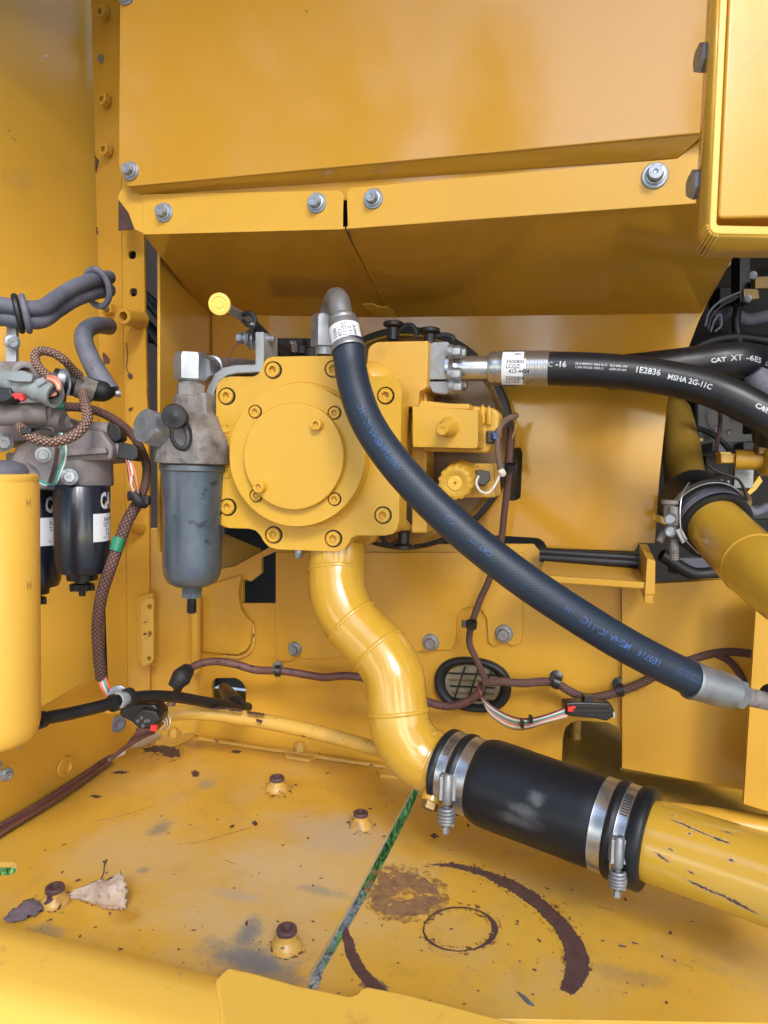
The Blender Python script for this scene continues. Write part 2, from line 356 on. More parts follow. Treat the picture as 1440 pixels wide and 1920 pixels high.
# ------------------------------------------------------------------ fasteners
MY = V((0, -1, 0))
def flange_bolt(par, px_, py_, Y, r=19, mt=None, name='flange_bolt', off=0, axis=MY, rot=.3):
    """zinc bolt with washer and hexagon head; r = washer radius in pixels"""
    p = Q(px_, py_, Y) if not isinstance(px_, V) else px_; R = S(r, p); m = M()
    m.lathe(p, axis, [(R, -.001), (R, R * .10), (R * .93, R * .17), (R * .76, R * .17), (R * .74, R * .32), (R * .60, R * .36)], 28, ph=rot)
    m.lathe(p, axis, [(R * .62, R * .34, 'h'), (R * .62, R * .86, 'h'), (R * .55, R * .95, 'h'), (R * .52, R * .96), (R * .20, R * .96), (R * .14, R * .90), (0, R * .88)], 24, ph=rot)
    return obj(name, m, mt or m_zinc, par, ang=25)
def socket_bolt(par, px_, py_, Y, r=14, h=.35, mt=None, rec=.55, ax=MY, name='socket_bolt', rot=0.2):
    p = Q(px_, py_, Y) if not isinstance(px_, V) else px_; R = S(r, p); m = M()
    m.lathe(p, ax, [(R, -R * 1.2), (R, R * h - R * .12), (R * .9, R * h), (R * .60, R * h, 'h'), (R * .56, R * (h - .03), 'h'), (R * .50, R * (h - rec), 'h'), (R * .1, R * (h - rec - .1)), (0, R * (h - rec - .1))], 24, ph=rot)
    return obj(name, m, mt or m_pump, par, ang=25)
def hexnut(m, p, ax, r, h, inner=0, rot=0.0):
    rr = [(r, 0, 'h'), (r, h * .9, 'h'), (r * .9, h, 'h')]
    rr += [(inner, h), (inner, h * .3), (0, h * .3)] if inner else [(0, h)]
    m.lathe(p, ax, [(0, 0)] + rr, 24, ph=rot); return m
# ------------------------------------------------------------------ lettering
_tc = {}
def text2d(s, size=1.0, bold=.0):
    key = (s, bold)
    if key not in _tc:
        cu = bpy.data.curves.new('t', 'FONT'); cu.body = s; cu.size = 1; cu.offset = bold; cu.resolution_u = 2
        o = bpy.data.objects.new('t', cu); sc.collection.objects.link(o)
        dg = bpy.context.evaluated_depsgraph_get(); dg.update()
        me = o.evaluated_get(dg).to_mesh()
        import bmesh
        bb = bmesh.new(); bb.from_mesh(me)
        for k in range(-3, 12):
            bmesh.ops.bisect_plane(bb, geom=bb.verts[:] + bb.edges[:] + bb.faces[:], plane_co=(0, k * .09, 0), plane_no=(0, 1, 0))
        bb.verts.index_update(); _tc[key] = ([v.co.copy() for v in bb.verts], [[v.index for v in p.verts] for p in bb.faces]); bb.free()
        o.evaluated_get(dg).to_mesh_clear(); bpy.data.objects.remove(o); bpy.data.curves.remove(cu)
    vs, fs = _tc[key]; return [v * size for v in vs], fs
def text_w(s, size, bold=0):
    vs, _ = text2d(s, size, bold); return max(v.x for v in vs) if vs else 0
def text_plane(m, s, size, o, u, w_, bold=0):
    vs, fs = text2d(s, size, bold); m.add([o + u * v.x + w_ * v.y for v in vs], fs); return m
def text_tube(m, tb, s, size, s0, sgn, voff, bold=0, lift=.0004, upflip=1, turn=0.0):
    """lettering laid on a tube: starts s0 metres along it, runs forward (sgn=1) or back"""
    path, tan, rad = tb.path, tb.tan, tb.rad; cum = [0]
    for a, b in zip(path[:-1], path[1:]): cum.append(cum[-1] + (b - a).length)
    def at(x):
        x = max(0, min(cum[-1] - 1e-6, x)); i = 0
        lo, hi = 0, len(cum) - 1
        while hi - lo > 1:
            mid = (lo + hi) // 2
            if cum[mid] <= x: lo = mid
            else: hi = mid
        t = (x - cum[lo]) / (cum[hi] - cum[lo]); return lerp(path[lo], path[hi], t), lerp(tan[lo], tan[hi], t).normalized(), rad[lo]
    vs, fs = text2d(s, size, bold); out = []
    for v in vs:
        c, t, r = at(s0 + sgn * v.x); n = (C0 - c); n = (n - t * n.dot(t)).normalized(); b = t.cross(n)
        a = -sgn * (v.y + voff) / r + turn
        out.append(c + (n * math.cos(a) + b * math.sin(a)) * (r + lift))
    m.add(out, fs); return m
def text_cyl(m, s, size, c, ax, r, a0, z0, bold=0, hint=None, lift=.0004, xs=1.0):
    """lettering around an upright can: a0 start angle, z0 height"""
    u, w_ = basis(ax, hint); vs, fs = text2d(s, size, bold)
    m.add([c + ax * (z0 + v.y) + (u * math.cos(a0 + v.x * xs / r) + w_ * math.sin(a0 + v.x * xs / r)) * (r + lift) for v in vs], fs); return m
def patch_cyl(m, c, ax, r, a0, a1, z0, z1, hint=None, n=14, lift=.0003):
    u, w_ = basis(ax, hint); vs = []; fs = []
    for i in range(n + 1):
        a = a0 + (a1 - a0) * i / n; d = (u * math.cos(a) + w_ * math.sin(a)) * (r + lift); vs += [c + d + ax * z0, c + d + ax * z1]
    for i in range(n): fs.append([2 * i, 2 * i + 2, 2 * i + 3, 2 * i + 1])
    m.add(vs, fs); return m
def wire(pts, d, r, mt, name='wire', par=None, seg=7, n=6, **k):
    m = M(); m.tube([P(a, b, (c[0] if c else d)) for a, b, *c in pts], r, seg, n); return obj(name, m, mt, par, **k)
def sat(tb, px_, py_):
    L = 0; best = (1e9, 0)
    for i, p in enumerate(tb.path):
        if i: L += (p - tb.path[i - 1]).length
        q = p - C0; d = q.dot(fwd); e = math.hypot(720 + F * q.dot(right) / d - px_, 960 - F * q.dot(up) / d - py_)
        best = min(best, (e, L))
    return best[1]
def wob(pts, amp):
    out = []
    for i, p in enumerate(pts):
        q = V(pts[(i + 1) % len(pts)][:2]); p = V(p[:2]); L = (q - p).length; n = max(1, int(L / max(amp * 1.6, 2)))
        for k in range(n):
            a = p.lerp(q, k / n); out.append((a.x + random.uniform(-amp, amp), a.y + random.uniform(-amp, amp)))
    return out
# ================================================================== SETTING
B = QZ(500, 1400, 0).y                       # rear wall of the bay
# ground far below and outside
g = M(); g.add([V((-60, -60, -1.05)), V((60, -60, -1.05)), V((60, 60, -1.05)), V((-60, 60, -1.05))], [[0, 1, 2, 3]])
obj('ground', g, m_gravel, kind='structure')
g = M()
for i in range(5200):
    c = QZ(random.uniform(560, 860), random.uniform(1440, 1670) if i % 9 else random.uniform(1440, 1880), -1.05) if i % 6 else QZ(random.uniform(-60, 90), random.uniform(1590, 1680), -1.05)
    a = random.uniform(0, 2 * PI); hgt = random.uniform(.04, .12); wd = random.uniform(.006, .014)
    dx = V((math.cos(a), math.sin(a), 0)) * wd; tip = V((random.gauss(0, .04), random.gauss(0, .04), hgt))
    g.add([c - dx, c + dx, c + dx * .6 + tip * .6, c + tip, c - dx * .6 + tip * .6], [[0, 1, 2, 3, 4]])
obj('grass', g, m_grass, kind='stuff', flatsh=True)
g = M()
for i in range(900):
    c = QZ(random.uniform(540, 800), random.uniform(1500, 1900), -1.05); R = random.uniform(.008, .035)
    g.lathe(c, V((random.gauss(0, .3), random.gauss(0, .3), 1)), [(0, -R * .3), (R * random.uniform(.7, 1.1), 0), (R * random.uniform(.5, .8), R * .5), (0, R * .65)], 6)
obj('stones', g, m_gravel, kind='stuff', flatsh=True)
g = M()
for i in range(700):
    c = QZ(random.uniform(560, 840), random.uniform(1440, 1880), -1.0); r = random.uniform(.008, .024); a = random.uniform(0, PI); d1 = V((math.cos(a), math.sin(a), random.uniform(-.4, .4))) * r; d2 = V((-math.sin(a), math.cos(a), random.uniform(-.4, .4))) * r * .6
    g.add([c - d1, c - d2, c + d1, c + d2], [[0, 1, 2, 3]])
obj('dead_leaves', g, m_leaf, kind='stuff', flatsh=True)
# two deck plates with the open slot between them, reaching under the rear wall
def deck(name, poly, holes=()):
    return obj(name, M().pz(poly, 0, .008, holes), m_floor, kind='structure', bev=.0012)
e = lambda x, y: QZ(x, y, 0)
lo_l = [(-260, 1640), (-260, 1900), (560, 1905), (583, 1820), (668, 1675), (745, 1530), (792, 1445), (800, 1330), (300, 1280), (60, 1500)]
hole1 = rnd([(-40, 1617), (28, 1617), (34, 1630), (24, 1640), (-40, 1644)], 7)
dl = deck('deck_plate', lo_l, [hole1])
lo_r = [(578, 1905), (1520, 1920), (1900, 1700), (1700, 1380), (1180, 1330), (830, 1330), (800, 1450), (765, 1530), (690, 1675), (606, 1820)]
dr = deck('deck_plate', lo_r)
# raised threaded bosses welded to the deck
def boss(par, px_, py_, r, worn=1, hgt=1.5):
    c = QZ(px_, py_, 0); R = S(r, c); m = M()
    m.lathe(c, V((0, 0, 1)), [(R * 1.6, 0), (R * 1.5, R * .3), (R * 1.3, R * .62), (R * 1.06, R * .8), (R * .98, R), (R, R * hgt), (R * .93, R * (hgt + .25))], 28)
    o = obj('threaded_boss', m, m_boss, par)
    t = M(); z = R * (hgt + .25)
    t.lathe(c, V((0, 0, 1)), [(R * 1.0, z - R * .38), (R * 1.03, z - R * .3), (R * 1.02, z), (R * .95, z + R * .12), (R * .60, z + R * .12), (R * .55, z - R * .1), (R * .5, z - R * .8), (0, z - R * .8)], 28)
    obj('thread_rim', t, m_prim, o)
boss(dl, 103, 1692, 17); boss(dl, 537, 1775, 19, hgt=1.6); boss(dl, 519, 1478, 13.5, hgt=1.3); boss(dl, 676, 1548, 13.5, hgt=1.6)
# flat washer plates with yellow bolts along the rear of the deck
def padbolt(px_, py_, r, outline, w2=None):
    c = QZ(px_, py_, .006); m = M().pz(outline, .006, .006); o = obj('bolt_pad', m, m_worn, dl, bev=.001)
    b = M(); R = S(r, c); hexnut(b, c, V((0, 0, 1)), R, R * 1.1, rot=.4); b.lathe(c, V((0, 0, 1)), [(R * .5, R * .9), (R * .48, R * 1.35), (0, R * 1.4)], 16)
    obj('yellow_bolt', b, m_worn, o)
padbolt(562, 1407, 12, [(528, 1402), (536, 1393), (590, 1398), (602, 1407), (592, 1419), (580, 1424), (535, 1417)])
padbolt(326, 1379, 11, [(288, 1376), (300, 1366), (352, 1370), (366, 1376), (345, 1388), (320, 1396), (292, 1390)])
obj('floor_seam', M().tube([QZ(366, 1376, .004), QZ(430, 1381, .004), QZ(470, 1386, .004), QZ(530, 1400, .004)], .0026, 6), m_worn, dl)
obj('floor_seam', M().tube([QZ(604, 1404, .004), QZ(660, 1410, .004), QZ(712, 1420, .004), QZ(740, 1440, .004)], .003, 6), m_worn, dl)
obj('bolt_pad', M().pz([(706, 1443), (730, 1437), (760, 1445), (752, 1456), (712, 1452)], .007, .007), m_worn, dl, bev=.001)
# bare patches worn through the paint
def wear(par, poly, mt=None, amp=2, z=.0008, name='bare_patch', holes=()):
    return obj(name, M().pz(wob(poly, amp) if amp else poly, z, .0006, holes), mt or m_prim, par)
ell = lambda cx, cy, rx, ry, a0, a1, n=24, tilt=0: [(cx + rx * math.cos(math.radians(a0 + (a1 - a0) * i / n)), cy + ry * math.sin(math.radians(a0 + (a1 - a0) * i / n))) for i in range(n + 1)]
outer = [(802, 1620), (850, 1618), (900, 1628), (960, 1648), (1010, 1678), (1060, 1722), (1090, 1760), (1105, 1795), (1104, 1825), (1090, 1850), (1072, 1866), (1060, 1857), (1050, 1855)]
inner = [(1056, 1838), (1062, 1805), (1056, 1770), (1036, 1736), (1000, 1700), (955, 1668), (902, 1641), (850, 1626), (802, 1621)]
wear(dr, outer + inner, amp=1.6, name='bare_crescent')
wear(dr, [(648, 1736), (662, 1760), (668, 1785), (690, 1822), (722, 1852), (748, 1880), (716, 1880), (690, 1852), (664, 1822), (648, 1790), (642, 1752)], amp=1.6, name='bare_crescent')
ro = ell(861, 1742, 67, 42, 0, 352, 30); ri = ell(857, 1742, 60, 37.5, 0, 352, 30)
g = M(); NN = 40
for k in range(NN):
    a0, a1 = 2 * PI * k / NN, 2 * PI * (k + 1) / NN
    def rp(a, s): 
        wd = 4.2 + 7.0 * max(0, math.cos(a - .15)) ** 2 + 1.6 * math.sin(3 * a + 1)
        return QZ(861 + (67 + s * wd / 2 + .8 * math.sin(17 * a)) * math.cos(a), 1742 + (41 + s * wd / 2 * .6 + .5 * math.sin(13 * a)) * math.sin(a), .0008)
    g.add([rp(a0, 1), rp(a1, 1), rp(a1, -1), rp(a0, -1)], [[0, 1, 2, 3]])
obj('bare_ring', g, m_prim, dr)
mud = [(700, 1672), (712, 1640), (745, 1632), (790, 1642), (822, 1662), (826, 1690), (800, 1712), (758, 1720), (722, 1712), (696, 1690)]
wear(dr, mud, m_mud, 3.5, .0007, 'mud_patch', [[(745, 1672), (768, 1662), (782, 1672), (776, 1684), (750, 1690), (728, 1684)]])
def grow(poly, k, cx, cy): return [(cx + (x - cx) * k, cy + (y - cy) * k) for x, y in poly]
wear(dr, grow(mud, 1.28, 760, 1676), m_halo2, 3, .0004, 'mud_film')
wear(dr, [(x + 7, y - 5) for x, y in outer] + [(x - 9, y + 4) for x, y in inner], m_halo, 2, .0004, 'rust_film')
wear(dr, ell(861, 1742, 80, 52, 0, 350, 24), m_halo, 2, .0004, 'rust_film', [ell(861, 1742, 56, 33, 0, 350, 24)])
wear(dl, [(256, 1400), (290, 1392), (345, 1398), (350, 1420), (316, 1428), (280, 1420)], m_halo, 2, .0004, 'rust_film')
for bx, by, br in ((103, 1694, 34), (537, 1778, 38), (519, 1480, 30), (676, 1550, 30)): wear(dl, circ(bx, by, br, br * .55, 20), m_halo, 2, .0005, 'rust_film')
wear(dr, [(690, 1828), (712, 1838), (730, 1850), (716, 1862), (690, 1856), (672, 1844)], m_mud, 3, .0007, 'mud_patch')
wear(dl, [(268, 1404), (290, 1398), (318, 1398), (338, 1406), (336, 1418), (318, 1420), (300, 1410), (276, 1410)], amp=1.5)
wear(dl, [(358, 1448), (366, 1444), (374, 1448), (372, 1456), (362, 1456)], amp=.8)
wear(dl, [(432, 1410), (440, 1406), (454, 1408), (448, 1412)], amp=.5)
wear(dl, [(208, 1448), (225, 1445), (243, 1447), (228, 1451)], amp=.7)
wear(dl, [(168, 1492), (178, 1490), (192, 1493), (180, 1496)], amp=.6)
wear(dr, [(806, 1566), (814, 1562), (824, 1568), (814, 1572)], amp=.6)
wear(dl, [(472, 1542), (478, 1538), (484, 1545), (478, 1548)], amp=.5)
for pts in ([(335, 1583), (365, 1580), (400, 1572), (432, 1562), (470, 1552)], [(180, 1540), (240, 1526), (290, 1510)], [(422, 1613), (444, 1620)], [(1120, 1700), (1150, 1708)]):
    up_ = [(x, y - random.uniform(.1, .5)) for x, y in pts]; dn_ = [(x, y + random.uniform(.1, .5)) for x, y in pts[::-1]]
    wear(dl if pts[0][0] < 700 else dr, up_ + dn_, m_scr, amp=.7, name='deck_scratch', z=.0007)
# green-and-grey litter scraps on the deck: small flecks of dirt
g = M()
for i in range(330):
    x, y = random.uniform(20, 1300), random.uniform(1420, 1890)
    if y < 1420 + (540 - x) * .35 or y > 1760 + x * .22 + 10: continue
    c = QZ(x, y, .0009); r = min(.0030, .0005 + random.expovariate(1600)); k = random.uniform(1, 2.6); a = random.uniform(0, PI); n = 7
    d1 = V((math.cos(a), math.sin(a), 0)); d2 = V((-d1.y, d1.x, 0)); rr_ = [random.uniform(.45, 1.2) * r for _ in range(n)]
    vs = [c + d1 * k * q * math.cos(2 * PI * j / n) + d2 * q * math.sin(2 * PI * j / n) for j, q in enumerate(rr_)] + [c + V((0, 0, r * .5))]
    g.add(vs, [[j, (j + 1) % n, n] for j in range(n)])
obj('grit', g, m_prim, kind='stuff')
# enclosing shell of the machine behind the bay
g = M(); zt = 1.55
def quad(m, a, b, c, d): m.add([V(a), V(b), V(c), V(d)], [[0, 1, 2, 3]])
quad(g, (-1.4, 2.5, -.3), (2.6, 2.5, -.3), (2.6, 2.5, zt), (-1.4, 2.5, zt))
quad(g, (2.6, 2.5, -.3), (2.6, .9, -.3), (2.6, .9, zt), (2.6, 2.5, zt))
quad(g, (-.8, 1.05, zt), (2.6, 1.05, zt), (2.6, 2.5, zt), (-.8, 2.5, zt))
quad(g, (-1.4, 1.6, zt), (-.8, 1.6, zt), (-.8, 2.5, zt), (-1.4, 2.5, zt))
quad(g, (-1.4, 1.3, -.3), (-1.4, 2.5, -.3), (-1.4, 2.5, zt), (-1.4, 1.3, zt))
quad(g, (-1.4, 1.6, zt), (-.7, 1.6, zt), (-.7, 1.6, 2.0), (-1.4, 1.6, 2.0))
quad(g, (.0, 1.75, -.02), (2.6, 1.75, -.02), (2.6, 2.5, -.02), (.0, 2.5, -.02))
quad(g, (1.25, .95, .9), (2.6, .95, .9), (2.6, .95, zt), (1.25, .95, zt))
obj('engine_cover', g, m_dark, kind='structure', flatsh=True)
rc = T('shade_cover', (0, .3, 2.0), 'unseen raised yellow cover added above the frame to shade the hood', 'cover')  # unseen cover added overhead to shade the hood and darken its reflection
m = M(); m.slab([V((-1.5, .98, 1.95)), V((2.4, .98, 1.95)), V((2.4, -.05, 2.16)), V((-1.5, -.05, 2.16))], V((0, 0, .03))); obj('cover_sheet', m, m_yel, rc)
m = M(); m.slab([V((-1.5, .98, 1.5)), V((2.4, .98, 1.5)), V((2.4, .98, 1.98)), V((-1.5, .98, 1.98))], V((0, .01, 0))); obj('shade_cover_back', m, m_hood, rc)
# ================================================================== SHEET METAL
XL = Q(176, 700, 1.325).x; XG = QZ(135, 1470, 0).x                      # left side wall
def wallx(poly, x, th):
    m = M(); m.slab([QX(a, b, x) for a, b in poly], V((-th, 0, 0))); return m
lw = T('side_wall', (XL, 1.2, 0), 'smooth yellow left side wall behind the two black filters', 'wall')
m = M(); wA = Q(197, 700, 1.375); wB = Q(-110, 700, 1.10)
m.slab([V((wA.x, wA.y, 0)), V((wB.x, wB.y, 0)), V((wB.x, wB.y, 1.96)), V((wA.x, wA.y, 1.96))], V((-.006, .006, 0)))
obj('wall_panel', m, m_yel, lw, bev=.002)
m = M(); m.slab([V((wB.x, wB.y, 0)), V((wB.x - .02, .5, 0)), V((wB.x - .02, .5, 1.7)), V((wB.x, wB.y, 1.7))], V((-.006, 0, 0))); obj('wall_panel', m, m_hood, lw)
for i, (a_, b_) in enumerate(((86, 106), (17, 245), (22, 258), (28, 262), (20, 180), (146, 206))):
    c = Q(a_, b_, 1.0); r_ = ray(a_, b_); n_ = (wB - wA).cross(V((0, 0, 1))).normalized(); t_ = (wA - C0).dot(n_) / r_.dot(n_); c = C0 + r_ * (t_ - .002)
    m = M(); m.lathe(c, C0 - c, [(.003 if i == 0 else .0013, -.001), (.002 if i == 0 else .0008, .0005), (0, .0008)], 7); obj('paint_chip', m, m_label if i == 0 else m_prim, lw)
m = wallx([(40, 1352), (184, 1268), (206, 1296), (275, 1397), (0, 1560), (-60, 1592), (-60, 1352)], XG + .006, .010)
obj('gusset_plate', m, m_yel, lw, bev=.002)
obj('weld_seam', M().tube([QX(268, 1397, XG + .008), QX(130, 1478, XG + .008), QX(0, 1558, XG + .008), QX(-60, 1594, XG + .008)], .004, 8), m_worn, lw)
m = M(); m.lathe(QX(122, 1438, XG + .007), V((1, 0, 0)), [(.020, 0), (.019, .004), (.012, .0045), (.010, .001), (0, .001)], 20); obj('plugged_boss', m, m_yel, lw)
for x, y, r in ((33, 1391, 12), (12, 1452, 13), (-8, 1436, 12)): flange_bolt(lw, QX(x, y, XG + .022 + .02), 0, 0, r, axis=V((1, -.5, 0)).normalized())
m = M(); m.lathe(QX(220, 1357, XG + .008), V((1, -.6, 0)), [(S(15, 1.5), 0), (S(15, 1.5), .004), (S(9, 1.5), .007), (S(4, 1.5), .004), (0, .004)], 24); obj('rubber_plug', m, m_ghose, lw)
# corner post: angle section
YP = 1.30
post = T('corner_post', Q(235, 1385, YP), 'upright yellow corner post with bolt holes and a stub tube', 'post')
hl = [rnd([(p[0] - 7, p[1] - 8), (p[0] + 7, p[1] - 8), (p[0] + 7, p[1] + 8), (p[0] - 7, p[1] + 8)], 7, 4) for p in ((248, 478), (250, 548), (189, 110))]
rightf = [(221, 300), (270, 300), (273, 700), (280, 880), (281, 1390), (236, 1390), (228, 900)]
obj('post_face', M().px([(219, -200), (252, -200), (268, 300), (272, 600), (279, 900), (281, 1380), (238, 1383), (232, 900), (226, 470)], YP, .006, hl[:2]), m_yel, post, bev=.0012)
m = M(); m.px([(166, -200, YP + .03), (221, -200, YP - .002), (228, 470, YP - .002), (234, 900, YP - .002), (240, 1383, YP - .002), (206, 1376, YP + .03), (196, 1100, YP + .03), (190, 900, YP + .03), (184, 520, YP + .03), (176, 200, YP + .03)], YP, .006)
obj('post_flange', m, m_yel, post, bev=.0012)
m = M(); m.lathe(Q(189, 110, YP + .018), V((0, -1, 0)), [(S(8, 1.5), 0), (S(8, 1.5), .001), (0, .001)], 18); obj('post_hole', m, m_mesh, post)
for x, y in ((197, 27), (200, 190), (203, 284)):
    m = M(); c = Q(x, y, YP + .008); hexnut(m, c, V((-.25, -1, 0)), S(12.5, c), S(12, c), S(5.5, c)); obj('weld_nut', m, m_yel, post)
m = M(); c = Q(204, 580, YP + .006); hexnut(m, c, V((0, -1, 0)), S(14, c), S(10, c)); o = obj('weld_nut', m, m_yel, post)
m = M(); m.lathe(c, V((.25, -1, 0)), [(S(7, c), 0), (S(7, c), .026), (S(5, c), .030), (0, .030)], 18); obj('bolt_end', m, m_zinc, o)
m = M(); c = Q(262, 600, YP); ax = (Q(232, 593, YP - .06) - c).normalized(); L = (Q(232, 593, YP - .06) - c).length
m.lathe(c, ax, [(S(19, c), 0), (S(16, c), .008), (S(15, c), L), (S(14, c), L + .002), (S(8, c), L + .002), (S(7, c), L - .03), (0, L - .03)], 28); obj('stub_tube', m, m_yel, post)
m = M(); c = Q(246, 845, YP); m.lathe(c, MY, [(S(9, c), 0), (S(7, c), .003), (0, .003)], 14); obj('weld_blob', m, m_worn, post)
m = M().tube([Q(262, 990, YP), Q(240, 985, YP - .03), Q(226, 990, YP - .05)], [S(14, 1.5), S(13, 1.5), S(10, 1.5)], 16); obj('stub_tube', m, m_yel, post)
for pl in ([(234, 664), (237, 662), (239, 690), (238, 720), (243, 700), (246, 706)], ):
    m = M().tube([Q(237, 642, YP - .001), Q(239, 670, YP - .001), Q(237, 690, YP - .001), Q(242, 700, YP - .001)], .0008, 5); obj('paint_crack', m, m_prim, post)
for pl in ([(238, 704), (243, 700), (249, 705), (247, 711), (240, 709)], [(192, 660), (206, 673), (209, 682), (194, 681)], [(241, 765), (250, 763), (246, 769), (242, 772)], [(275, 730), (279, 726), (280, 748), (276, 745)], [(178, 292), (182, 300), (180, 312), (178, 322)], [(180, 425), (183, 440), (180, 436)]):
    obj('paint_chip', M().px(wob(pl, 1), YP - .0026, .001) if pl[0][0] > 210 else M().px(wob(pl, 1), YP + .019, .004), m_prim, post)
# small drilled strap on the post foot
sb = T('drilled_strap', Q(270, 1250, YP - .03), 'narrow yellow strap with three holes at the foot of the corner post', 'bracket')
obj('strap_plate', M().px(rnd([(264, 1128), (271, 1122), (287, 1122), (287, 1240), (268, 1251), (265, 1240)], 5), YP - .03, .006, [circ(280, 1138, 4.5, n=10), circ(281, 1188, 4.5, n=10), circ(279, 1235, 4.5, n=10)]), m_worn, sb, bev=.001)
obj('strap_backing', M().px([(256, 1120), (286, 1112), (286, 1248), (258, 1240)], YP - .02, .016), m_yel, sb, bev=.0015)
# dusky plate and cables seen through the gap beside the post
gp = M().px([(255, 380), (420, 380), (420, 1060), (255, 1060)], 1.72, .01)
obj('rear_plate', gp, m_grey_w, top_=('dusky grey brown plate seen through the gap beside the corner post', 'panel'))
for i, (pts, r, lb) in enumerate((([(255, 545), (290, 575), (330, 630)], 13, 'upper thick black cable crossing the dark gap beside the post'), ([(255, 590), (300, 640), (330, 690)], 13, 'middle thick black cable crossing the dark gap beside the post'), ([(240, 622), (285, 632), (340, 640)], 13, 'lower level black cable crossing the dark gap beside the post'))):
    m = M(); m.tube([Q(a, b, 1.55 + .02 * i) for a, b in pts], S(r, 1.7), 14); obj('cable', m, m_hosed, top_=(lb, 'cable', 'black cables in the gap beside the post'))
# inner side panel of the bay, running back to the rear wall
ip = T('inner_panel', Q(300, 1000, 1.12), 'upright yellow panel behind the grey canister', 'panel')
m = M(); m.slab([Q(300, 474, 1.13), Q(402, 592, B + .02), Q(402, 1035, B + .02), Q(300, 1035, 1.13)], V((-.006, 0, 0))); obj('panel_sheet', m, m_yel, ip, bev=.0012)
# upper hood: big face, joggle, two bent lower sheets
YH, YF = 1.00, 1.022
hood = T('hood_panel', Q(780, 345, YH), 'large glossy yellow hood panel across the top', 'panel')
face = [(226, -260), (1480, -260), (1345, 0), (1345, 247), (1322, 249), (240, 350), (232, 345), (222, 310)]
m = M(); m.px(face, YH, .004)
m.slab([Q(240, 350, YH + .003), Q(1322, 249, YH + .003), Q(1270, 297, YF), Q(700, 337, YF), (Q(268, 366, YF))], V((0, .004, 0)))
m.px([(268, 362), (700, 335.5), (1270, 296), (1322, 249), (1420, 248), (1420, 330), (1230, 345), (700, 372), (268, 400)], YF + .001, .004)
obj('hood_sheet', m, m_hood, hood, bev=.0025, bseg=3)
for x, y, r in ((245, 321, 17), (237, -8, 17)): flange_bolt(hood, x, y, YH - .001, r)
m = M(); m.slab([Q(222, -260, YH), Q(1500, -260, YH), V((1.6, 2.4, 1.5)), V((-.7, 2.4, 1.5))], V((0, 0, .004))); obj('hood_roof', m, m_hood, hood)
obj('paint_chip', M().px([(574, 18), (577, 20), (576, 23), (573, 22)], YH - .0003, .001), m_prim, hood)
def bent(label, fl, und, bolts, r, holes=()):
    t = T('lower_hood_sheet', Q(fl[-1][0], fl[-1][1], YF), label, 'panel', 'bent sheets under the hood')
    o = obj('hood_flange', M().px(fl, YF - .0018, .0016), m_yel, t, bev=.001)
    m = M(); m.slab([Q(*p) for p in und], V((0, .001, .004))); obj('hood_underside', m, m_hood, t, bev=.001)
    for x, y, rr in bolts: flange_bolt(t, x, y, YF - .002, rr)
    return t
bentL = bent('left bent sheet under the hood, two bolts near its ends', rnd([(268, 364), (636, 357), (644, 364), (643, 407), (643, 430), (268, 440)], [2, 4, 6, 0, 0, 0]),
     [(268, 439, YF - .0012), (646, 429, YF - .0012), (735, 606, B + .03), (395, 600, B + .03)], [(308, 399, 18), (594, 381, 19)], 0)
bentR = bent('right bent sheet under the hood, longer than the left one', rnd([(650, 360), (657, 352), (1270, 297), (1326, 252), (1380, 250), (1370, 377), (1311, 381), (920, 409), (652, 429)], [4, 2, 0, 0, 0, 0, 0, 0, 0]),
     [(649, 429, YF - .0012), (920, 409, YF - .0012), (1311, 381, YF - .0012), (1440, 372, YF - .0012), (1378, 476, YF + .12), (1308, 600, B + .03), (736, 606, B + .03)], [(700, 373, 19), (1228, 330, 24)], 0)
# seam edge and small latch tab under the hood
m = M(); m.tube([Q(652, 432, YF - .002), Q(675, 500, 1.16), Q(694, 560, 1.30), Q(700, 575, 1.34)], .0012, 5); obj('seam_edge', m, m_prim, bentL)
lt = M(); lt.slab([Q(*p) for p in [(678, 571, 1.26), (697, 570, 1.255), (711, 576, 1.265), (728, 576, 1.265), (737, 584, 1.28), (742, 597, 1.30), (700, 590, 1.295), (690, 580, 1.275)]], V((0, .001, .002)))
obj('latch_tab', lt, m_yel, bev=.001, top_=('small bent yellow latch tab under the dark hood overhang', 'tab'))
# torn corner of the left panel at the post
obj('rusty_corner', M().px([(222, 376), (232, 372), (238, 392), (252, 412), (262, 428), (222, 432)], YP - .05, .003), m_prim, post)
obj('hood_corner_tab', M().px([(238, 346), (270, 346), (270, 438), (252, 430), (240, 398), (220, 372), (226, 356)], YF, .003), m_yel, hood, bev=.001)
# rear wall, upper sheet
rw = T('rear_wall_upper', Q(1100, 1010, B), 'tall yellow rear wall sheet right of the pump with a slanted right edge', 'wall')
slot = rnd([(958, 842), (976, 838), (980, 850), (976, 934), (962, 940), (950, 936)], 5)
obj('wall_sheet', M().px([(398, 560), (1330, 560), (1312, 597), (1251, 755), (1236, 900), (1228, 1018), (1198, 1019), (1190, 1034), (1150, 1032), (1026, 1027), (1020, 1016), (1010, 1009), (1000, 1008), (700, 990), (398, 990)], B, .004, [slot]), m_hood, rw, bev=.0012)
obj('slot_backing', M().px([(900, 800), (1000, 800), (1000, 980), (900, 980)], B + .07, .004), m_mesh, rw)
